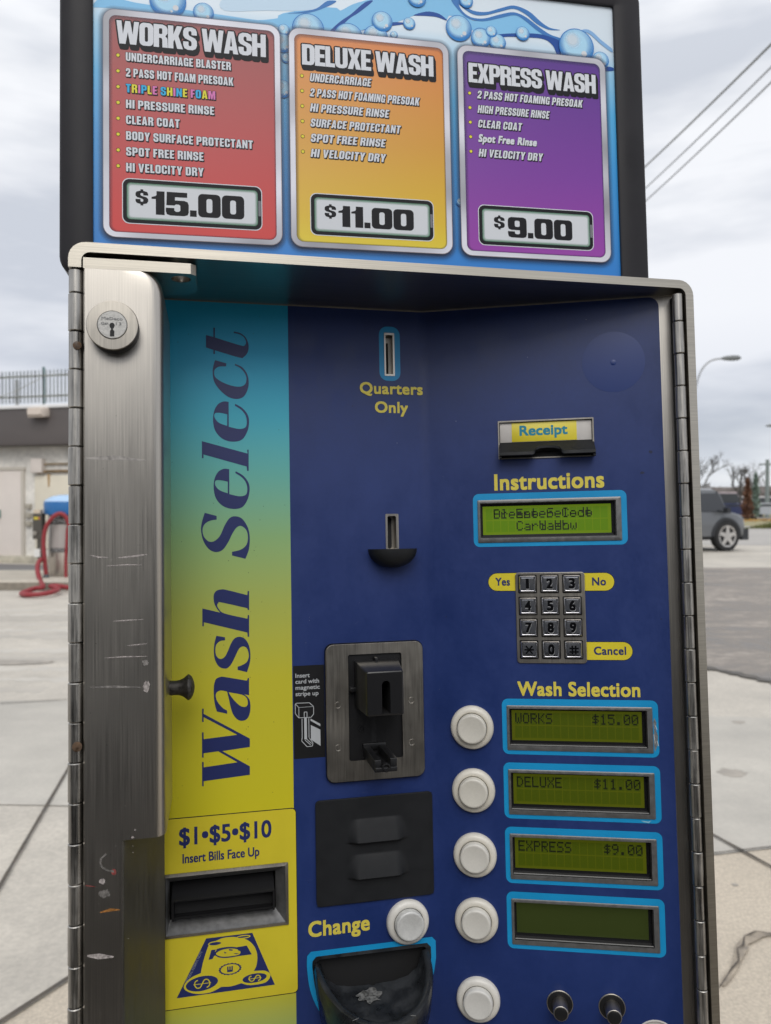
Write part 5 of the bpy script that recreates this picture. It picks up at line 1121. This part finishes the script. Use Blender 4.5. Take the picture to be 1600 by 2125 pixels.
# ================================================================ grey SUV on the street
def car(name, lab, loc, rz, paint, group=None):
    rt = thing(name, lab, 'car', loc, rz, group)
    pm = mat(paint[0], paint[1], .38, .25, coat=.6); clad = mat('dark_cladding', (.022, .024, .028), .55); gl = mat('tinted_glass', (.02, .022, .026), .08, 0, .8); tyre = mat('tyre_rubber', (.017, .017, .018), .8)
    def K(): return MB(None, (0, 0, 0), 1.0)
    # stations front to rear: x, sill, belt, top, half width at the belt, half width at the top
    ST = [(2.19, .44, .70, .74, .66, .60), (2.14, .36, .86, .90, .80, .70), (2.02, .33, .95, 1.00, .87, .76), (1.80, .32, 1.01, 1.06, .905, .80), (1.60, .32, 1.05, 1.10, .92, .82), (1.46, .32, 1.07, 1.14, .92, .80),
          (1.30, .32, 1.09, 1.68, .92, .70), (1.12, .32, 1.09, 1.76, .92, .69), (-.30, .32, 1.09, 1.77, .92, .69), (-1.25, .32, 1.09, 1.75, .92, .69), (-1.80, .34, 1.09, 1.68, .91, .67), (-2.12, .40, 1.07, 1.12, .88, .78), (-2.20, .45, .98, 1.0, .80, .70)]
    o = K(); prev = None; rings = []
    for x, zs, zb, zt, hw, ht in ST:
        def half(sgn): return [(sgn*hw*.90, zs), (sgn*hw*.985, zs+.10), (sgn*hw, zs+(zb-zs)*.55), (sgn*hw*.975, zb-.03), (sgn*(hw-.03), zb), (sgn*(ht+.02 if zt-zb > .2 else ht+.04), zt-.05 if zt-zb > .2 else zt-.015), (sgn*(ht-.10), zt)]
        ring = half(1)+half(-1)[::-1]
        rings.append([o.pt(x, y, z) for y, z in ring])
    nseg = len(rings[0])
    for i in range(len(rings)-1):
        a, b = rings[i], rings[i+1]; xm = (ST[i][0]+ST[i+1][0])/2
        for k in range(nseg):
            j = (k+1) % nseg; m = pm
            if k in (0, nseg-2) : m = clad
            if k == nseg-1: m = clad
            if k in (4, 8) and .95 > xm > -1.9 and ST[i][3]-ST[i][2] > .06: m = pm
            o.face((a[k], a[j], b[j], b[k]), m)
    o.cap(rings[0], clad); o.cap(rings[-1], pm)
    body = o.build('body', rt, 32)
    for sg_ in (1, -1):   # side windows set just proud of the pillars
        for x0, x1, s0, s1 in ((1.40, -.28, .16, 0), (-.36, -1.20, 0, 0), (-1.28, -1.86, 0, -.28)):
            o = K()
            def wpt(x, t):
                z = 1.11+t*.55
                y = .905-t*.195
                return (x, sg_*(y+.012), z)
            xa, xb = x0, x1
            q_ = [wpt(xa, 0), wpt(xb, 0), wpt(xb-s1*-1 if s1 else xb, 1), wpt(xa-s0, 1)]
            o.face([o.pt(*p) for p in q_], gl); o.build('side_window', rt, 0)
        o = K(); o.tube([(1.32, sg_*.93, 1.10), (1.26, sg_*1.05, 1.12)], .03, clad, 8); o.box(1.18, 1.30, sg_*1.00, sg_*1.16, 1.06, 1.22, clad); o.build('mirror', rt)
        o = K()
        o.face([o.pt(*p) for p in ((2.165, sg_*.52, .74), (2.165, sg_*.74, .74), (2.10, sg_*.815, .84), (2.14, sg_*.56, .88))], mat('headlight_glass', (.62, .62, .62), .12)); o.build('headlight', rt, 0)
        o = K(); o.face([o.pt(*p) for p in ((-2.19, sg_*.62, .86), (-2.16, sg_*.84, .86), (-2.14, sg_*.86, 1.04), (-2.18, sg_*.66, 1.02))], mat('tail_lens', (.30, .01, .01), .2)); o.build('tail_light', rt, 0)
    o = K(); o.face([o.pt(*p) for p in ((1.47, .72, 1.14), (1.47, -.72, 1.14), (1.29, -.62, 1.69), (1.29, .62, 1.69))], gl); o.build('windscreen', rt, 0)
    o = K(); o.face([o.pt(*p) for p in ((-1.86, .58, 1.58), (-1.86, -.58, 1.58), (-2.13, -.72, 1.14), (-2.13, .72, 1.14))], gl); o.build('rear_window', rt, 0)
    o = K(); o.box(2.0, 2.25, -.84, .84, .30, .62, clad); o.box(2.19, 2.23, -.5, .5, .66, .80, clad); o.build('front_bumper', rt); o = K(); o.box(-2.26, -2.0, -.84, .84, .34, .66, clad); o.build('rear_bumper', rt)
    for wx in (1.38, -1.32):
        for sg_ in (1, -1):
            o = K(); n = 26
            lp = lambda r, y, lim=None: [o.pt(wx+r*math.cos(math.pi*i/n), sg_*y, max(.30, .42+r*math.sin(math.pi*i/n))) for i in range(n+1)]
            a, b, c_, d_ = lp(.43, .90), lp(.435, .945), lp(.51, .945), lp(.525, .90)
            for p, q_ in ((a, b), (b, c_), (c_, d_)): o.bridge(p, q_, clad, False)
            f = [o.pt(wx+.445*math.cos(2*math.pi*i/n), sg_*.925, .43+.445*math.sin(2*math.pi*i/n)) for i in range(n)]; o.cap(f, DARKM); o.build('wheel_arch', rt)
            o = K()
            prev = None
            for r, y in ((.25, .72), (.40, .72), (.42, .76), (.42, .93), (.40, .965), (.31, .968), (.29, .955)):
                a = [o.pt(wx+r*math.cos(2*math.pi*i/36), sg_*y, .42+r*math.sin(2*math.pi*i/36)) for i in range(36)]
                if prev: o.bridge(prev, a, tyre)
                prev = a
            wo = o.build('wheel', rt)
            o = K(); rim = mat('alloy_rim', (.58, .56, .54), .35, .7)
            a = [o.pt(wx+.302*math.cos(2*math.pi*i/36), sg_*.962, .42+.302*math.sin(2*math.pi*i/36)) for i in range(36)]; b = [o.pt(wx+.262*math.cos(2*math.pi*i/36), sg_*.955, .42+.262*math.sin(2*math.pi*i/36)) for i in range(36)]
            o.bridge(a, b, rim); o.cap([o.pt(wx+.278*math.cos(2*math.pi*i/36), sg_*.942, .42+.278*math.sin(2*math.pi*i/36)) for i in range(36)], DARKM)
            for s_ in range(5):
                A = 2*math.pi*s_/5+.3
                pts_ = [(.03, -.07), (.275, -.045), (.275, .045), (.03, .07)]
                o.face([o.pt(wx+r*math.cos(A)-t*math.sin(A), sg_*.966, .42+r*math.sin(A)+t*math.cos(A)) for r, t in pts_], rim)
            o.cap([o.pt(wx+.075*math.cos(2*math.pi*i/20), sg_*.972, .42+.075*math.sin(2*math.pi*i/20)) for i in range(20)], rim)
            o.build('rim', wo)
    return rt
AZ = R(20)
car('parked_car', 'grey SUV with dark wheel arches on the street past the asphalt', (9.53-1.38*math.cos(AZ)-.95*math.sin(AZ), 21.55-1.38*math.sin(AZ)+.95*math.cos(AZ), -.019), AZ, ('grey_car_paint', (.13, .137, .147)))
car('parked_car', 'dark car added out of view behind the camera to darken the steel and lower panel', (-.2, -1.52, -.02), 0, ('dark_car_paint', (.035, .036, .040)))  # added unseen car: darkens steel reflections and blocks light from the lower panel

# ================================================================ street furniture and far things on the right
POLE = mat('lamp_pole_metal', (.36, .37, .38), .45, .5)
def lamp(lab, x, y, h, reach, head):
    rt = thing('street_lamp', lab, 'street lamp', (x, y, -.02), None, 'curved street lamps')
    o = MB(None, (x, y, -.02), 1.0); o.tube([(x, y, -.02), (x, y, h*.5), (x, y, h-2.3)], [.11, .09, .075], POLE, 12); o.build('pole', rt)
    arm = [(x, y, h-2.3), (x+.05*reach, y, h-1.5), (x+.2*reach, y, h-.75), (x+.42*reach, y, h-.28), (x+.68*reach, y, h-.06), (x+reach, y, h)]
    o = MB(None, (x, y, -.02), 1.0); o.tube(catmull(arm, 5), .05, POLE, 8); o.build('arm', rt, 60)
    o = MB(None, (x, y, -.02), 1.0); o.tube([(x+reach-.1, y, h), (x+reach+.1, y, h+.01), (x+reach+.45, y, h+.02), (x+reach+.8, y, h+.03), (x+reach+.95, y, h+.03)], [.05, .11, .15, .13, .04], mat('lamp_head_grey', (.17, .18, .18), .5), 12); o.build('lamp_head', rt, 50)
lamp('tall street lamp with curved arm rising behind the right edge of the pay station', 16.35, 41, 8.95, 1.5, 1)
rt = thing('street_lamp', 'farther street lamp whose arm tip just enters at the frame edge', 'street lamp', (41.5, 80, -.02), None, 'curved street lamps')
o = MB(None, (41.5, 80, -.02), 1.0); o.tube([(41.5, 80, -.02), (41.5, 80, 7.2)], [.12, .08], POLE, 10); o.build('pole', rt)
o = MB(None, (41.5, 80, -.02), 1.0); o.tube(catmull([(41.5, 80, 7.2), (41.3, 80, 8.3), (40.7, 80, 9.0), (40.2, 80, 9.2)], 4), .06, POLE, 8); o.build('arm', rt, 60)
o = MB(None, (41.5, 80, -.02), 1.0); o.tube([(40.3, 80, 9.2), (40.0, 80, 9.25), (39.6, 80, 9.25), (39.25, 80, 9.22)], [.06, .15, .13, .04], MATS['lamp_head_grey'], 10); o.build('lamp_head', rt, 50)
def P_(x, y, d): return ((x-800)/1605*d, d, CAMZ-(y-1042)/1605*d)
CAB = mat('cable_sheath', (.22, .23, .225), .7)
def bare(name, lab, base, h, spread, seed, lean=0, col=(.10, .085, .07), levels=5, trunkf=.38, density=3):
    r2 = random.Random(seed); rt = thing(name, lab, 'tree', base, None, 'bare trees across the street')
    bk = mat('bark_%s' % ('brown' if col[0] > .09 else 'grey'), col, .9, noise=((3, 3, 1), .25, 4))
    tk = MB(None, base, 1.0); cw = MB(None, base, 1.0)
    top = Vector(base)+Vector((lean*.3*h, 0, h*trunkf)); rad = h*.022
    tk.tube([base, tuple(Vector(base).lerp(top, .5)+Vector((.05*h*r2.uniform(-.5, .5), 0, 0))), tuple(top)], [rad*1.25, rad, rad*.8], bk, 8)
    def grow(p, dr, l, r, lv):
        e = p+dr*l; mid = p.lerp(e, .5)+Vector((r2.uniform(-.08, .08), r2.uniform(-.08, .08), r2.uniform(-.02, .08)))*l
        cw.tube([tuple(p), tuple(mid), tuple(e)], [r, r*.8, r*.6], bk, 5 if lv > 2 else 4, False)
        if lv <= 0: return
        for k in range(density if lv > 1 else density+1):
            d2 = (dr+Vector((r2.uniform(-1, 1)*spread, r2.uniform(-1, 1)*spread, r2.uniform(-.25, .75)*.7))).normalized()
            grow(p.lerp(e, r2.uniform(.55, 1)), d2, l*r2.uniform(.55, .82), r*.58, lv-1)
    for k in range(4):
        a = 2*math.pi*k/4+r2.uniform(-.4, .4)
        grow(top.copy()-Vector((0, 0, h*.05*r2.random())), Vector((math.cos(a)*spread*.8+lean, math.sin(a)*spread*.6, .9)).normalized(), h*.24*r2.uniform(.8, 1.2), rad*.6, levels-1)
    tk.build('trunk', rt, 60); cw.build('crown', rt, 60)
bare('bare_tree', 'bare spreading tree with the widest crown just past the grey car roof', (25.6, 62, -.02), 6.0, .95, 3, -.25, (.085, .08, .075))
bare('bare_tree', 'bare dark tree with upright trunk left of the rust coloured conifer', (28.6, 62.5, -.02), 5.4, .9, 11, .05, (.07, .062, .055))
bare('bare_tree', 'taller faint bare tree whose twigs rise behind the steel edge of the pay station', (33, 86, -.02), 8.2, .9, 5, -.3, (.13, .125, .12))
def leafy(name, lab, base, h, w_, col, seed, n=900, cat='tree', shape=1.0):
    r2 = random.Random(seed); rt = thing(name, lab, cat, base)
    t_ = MB(None, base, 1.0); t_.tube([base, (base[0], base[1], base[2]+h*.5)], [w_*.09, w_*.05], mat('conifer_trunk', (.07, .05, .035), .9), 7); t_.build('trunk', rt, 60)
    o = MB(None, base, 1.0); ms = [mat('%s_leaf_%d' % (name, k), tuple(c*f for c in col), .85) for k, f in enumerate((.7, 1.0, 1.35))]
    for i in range(n):
        z = r2.uniform(.06, 1)**.9; rr_ = w_/2*((1-z)**shape*(.8+.2*math.sin(z*22))+.04)*math.sqrt(r2.random()); a = r2.uniform(0, 6.283); p = Vector(base)+Vector((rr_*math.cos(a), rr_*math.sin(a), z*h))
        s = h*r2.uniform(.018, .045); d1 = Vector((r2.uniform(-1, 1), r2.uniform(-1, 1), r2.uniform(-1, .3))).normalized()*s; d2 = d1.cross(Vector((r2.uniform(-1, 1), r2.uniform(-1, 1), 1))).normalized()*s*.6
        m = ms[r2.randrange(3)]; ids = [o.pt(*(p+q)) for q in (-d1, d2, d1, -d2)]; o.face(ids, m)
    o.build('crown', rt, 0)
leafy('dry_conifer', 'rust brown dry conifer standing on yellow leaves across the street', (P_(1551, 1050, 58)[0], 58, -.02), 3.2, 1.25, (.17, .085, .052), 1, 1500, shape=.7)
leafy('teal_conifer', 'pale teal green slender conifer right of the rust brown one', (P_(1568, 1040, 60)[0], 60, -.02), 3.6, 1.0, (.21, .28, .24), 2, 900, shape=.6)
pl = thing('utility_pole', 'grey green wooden utility pole near the right frame edge', 'utility pole', (P_(1592, 1045, 70)[0], 70, -.02))
o = MB(None, tuple(pl.location), 1.0); x, y, z = pl.location; o.tube([(x, y, z), (x, y, 5.2)], [.20, .15], mat('weathered_pole', (.20, .23, .22), .8), 10); o.build('shaft', pl)
o = MB(None, tuple(pl.location), 1.0); o.box(x-.7, x+.7, y-.06, y+.06, 4.7, 4.84, MATS['weathered_pole']); o.build('cross_arm', pl)
# three overhead cables
for k, (A, B, m) in enumerate((((1344, 341), (1600, 95), CAB), ((1344, 386), (1600, 142), mat('pale_cable', (.42, .44, .47), .7)), ((1345, 412), (1600, 173), mat('pale_cable', (.42, .44, .47), .7)))):
    a, b = Vector(P_(*A, 26)), Vector(P_(*B, 16)); d = b-a
    a2, b2 = a-d*1.2, b+d*.9
    o = MB(None, tuple(a2), 1.0); pth = [tuple(a2.lerp(b2, t/24)-Vector((0, 0, .25*4*(t/24)*(1-t/24)))+Vector((0, 0, .22))) for t in range(25)]
    o.tube(pth, (.025, .021, .021)[k], m, 10); ob = o.build('power_cable', None, 170); ob.location = a2
    tag(ob, ('uppermost and darkest of three overhead cables', 'middle pale cable of the three overhead cables', 'lowest pale cable of the three overhead cables')[k], 'cable', 'overhead cables')
# low houses, vans and a hedge far off
def house(lab, x, y, w_, d_, h, wallc, roofc, seed):
    rt = thing('house', lab, 'house', (x, y, -.02), None, 'low houses beyond the far verge'); B = (x, y, -.02)
    o = MB(None, B, 1.0); o.box(x-w_/2, x+w_/2, y-d_/2, y+d_/2, -.02, h, mat('house_wall_%d' % seed, wallc, .8)); o.build('wall', rt, 0)
    o = MB(None, B, 1.0); a = [o.pt(x-w_/2-.3, yy, zz) for yy, zz in ((y-d_/2-.3, h), (y, h+1.5), (y+d_/2+.3, h))]; b = [o.pt(x+w_/2+.3, yy, zz) for yy, zz in ((y-d_/2-.3, h), (y, h+1.5), (y+d_/2+.3, h))]
    o.bridge(a, b, mat('house_roof_%d' % seed, roofc, .8)); o.cap(a, MATS['house_roof_%d' % seed]); o.cap(b, MATS['house_roof_%d' % seed]); o.build('roof', rt, 0)
    for k in range(3):
        wx = x-w_*.3+w_*.3*k; o = MB(None, B, 1.0); o.box(wx-.5, wx+.5, y-d_/2-.04, y-d_/2-.005, h*.35, h*.75, mat('house_window', (.06, .07, .08), .2)); o.build('window', rt, 0)
house('long brown roofed house behind the bare trees', 46, 105, 14, 8, 1.9, (.30, .25, .20), (.12, .10, .09), 1)
house('low dark gabled house between conifer and utility pole', 52.6, 108, 6, 7, 2.1, (.10, .085, .075), (.10, .09, .085), 2)
def van(lab, x, y, col, l=4.4, h=1.7):
    rt = thing('parked_van', lab, 'van', (x, y, -.02), None, 'vehicles parked far across the street'); B = (x, y, -.02); m = mat('van_paint_%02d' % int(abs(x*10) % 97), col, .4)
    o = MB(None, B, 1.0); pr2 = [(-l/2, .35), (l/2, .35), (l/2+.02, .8), (l*.36, .98), (l*.2, h), (-l*.46, h), (-l/2, .9)]
    a = [o.pt(x+p, y-.85, z) for p, z in pr2]; b = [o.pt(x+p, y+.85, z) for p, z in pr2]; o.bridge(a, b, m); o.cap(a, m); o.cap(b, m); o.build('body', rt, 20)
    o = MB(None, B, 1.0); o.face([o.pt(x+p, y-.862, z) for p, z in ((-l*.4, 1.0), (l*.3, 1.0), (l*.18, h-.12), (-l*.4, h-.12))], mat('far_glass', (.05, .055, .06), .15)); o.build('side_window', rt, 0)
    for wx in (-l*.3, l*.3):
        o = MB(None, B, 1.0); o.tube([(x+wx, y-.9, .31), (x+wx, y-.6, .31)], .33, mat('tyre_rubber', (.017, .017, .018), .8), 18); o.build('wheel', rt)
van('pale pink white van half hidden by the SUV windscreen', P_(1507, 1040, 66)[0], 66, (.62, .52, .54), 3.2, 2.2)
van('dark blue car in front of the bare tree trunks', P_(1517, 1040, 63)[0], 63, (.035, .045, .12), 3.0, 1.25)
van('white van beside the dark bare tree', P_(1537, 1040, 72)[0], 72, (.62, .60, .60), 4.6, 1.9)
van('white van at the foot of the utility pole', P_(1594, 1045, 74)[0], 74, (.66, .64, .64), 4.2, 1.9)
van('silver car between the teal conifer and the pole', P_(1580, 1045, 64)[0], 64, (.40, .42, .45), 3.6, 1.3)
# yellow leaf litter, tufts and the far wooded rise
lf = W(); YL_ = [mat('yellow_leaf', (.52, .34, .06), .9), mat('orange_leaf', (.42, .18, .05), .9), mat('tan_leaf', (.38, .30, .16), .9)]
for i in range(2600):
    x, y = 29+rnd.gauss(0, 3.2), 57+rnd.gauss(0, 1.6); s = rnd.uniform(.05, .11); a = rnd.uniform(0, 3.1)
    ids = [lf.pt(x+s*math.cos(a+k*1.57), y+s*math.sin(a+k*1.57), .0+rnd.uniform(0, .07)) for k in range(4)]; lf.face(ids, YL_[rnd.randrange(3)])
tag(lf.build('leaf_litter', None, 0), kind='stuff')
gt = W(); GM = [mat('verge_grass_a', (.10, .13, .03), .9), mat('verge_grass_b', (.17, .16, .06), .9)]
for cx, cy, n, sp in ((20.3, 40.2, 1200, .9), (23.5, 40.5, 500, 1.3)):
    for i in range(n):
        x, y = cx+rnd.gauss(0, sp), cy+rnd.gauss(0, .2); h = rnd.uniform(.1, .42)*math.exp(-((x-cx)/sp)**2*.6); a = rnd.uniform(0, 6.28)
        gt.face([gt.pt(x, y, -.02), gt.pt(x+.05*math.cos(a), y+.05*math.sin(a), -.02), gt.pt(x+.10*math.cos(a), y+.1*math.sin(a), h)], GM[rnd.randrange(2)])
tag(gt.build('grass_tufts', None, 0), kind='stuff')
th = W(); TM_ = [mat('thicket_brown', (.105, .088, .075), .95), mat('thicket_grey', (.15, .14, .13), .95), mat('thicket_dark', (.07, .062, .055), .95)]
for i in range(5200):
    x = rnd.uniform(26, 58); y = 92+rnd.uniform(-2, 3); hm = 2.9+.9*math.sin(x*.9)+.5*math.sin(x*2.3+1)-1.6*max(0, (33-x)/7); z = hm*rnd.random()**.8; a = rnd.uniform(-.5, .5); l = rnd.uniform(.25, .7); wd_ = rnd.uniform(.02, .07)
    dx, dz = math.sin(a)*l, math.cos(a)*l
    th.face([th.pt(x-wd_, y, z), th.pt(x+wd_, y, z), th.pt(x+dx, y+rnd.uniform(-.2, .2), z+dz)], TM_[rnd.randrange(3)])
tag(th.build('far_thicket', None, 0), kind='stuff')
hl = W(); HM = [mat('far_wood_a', (.075, .072, .058), .95), mat('far_wood_b', (.10, .095, .085), .95), mat('far_wood_c', (.055, .06, .045), .95)]
for i in range(9000):
    x = rnd.uniform(-60, 260); y = 190+rnd.uniform(-8, 25); hmax = 3.8+1.3*math.sin(x*.045+1)+1.0*math.sin(x*.13)+.6*math.sin(x*.31); z = hmax*rnd.random(); s = rnd.uniform(.5, 1.3)
    d1 = Vector((rnd.uniform(-1, 1), rnd.uniform(-1, 1), rnd.uniform(-1, 1)))*s; d2 = Vector((rnd.uniform(-1, 1), rnd.uniform(-1, 1), rnd.uniform(-1, 1)))*s; p = Vector((x, y, z))
    hl.face([hl.pt(*(p-d1)), hl.pt(*(p+d2)), hl.pt(*(p+d1))], HM[rnd.randrange(3)])
tag(hl.build('far_woods', None, 0), kind='stuff')
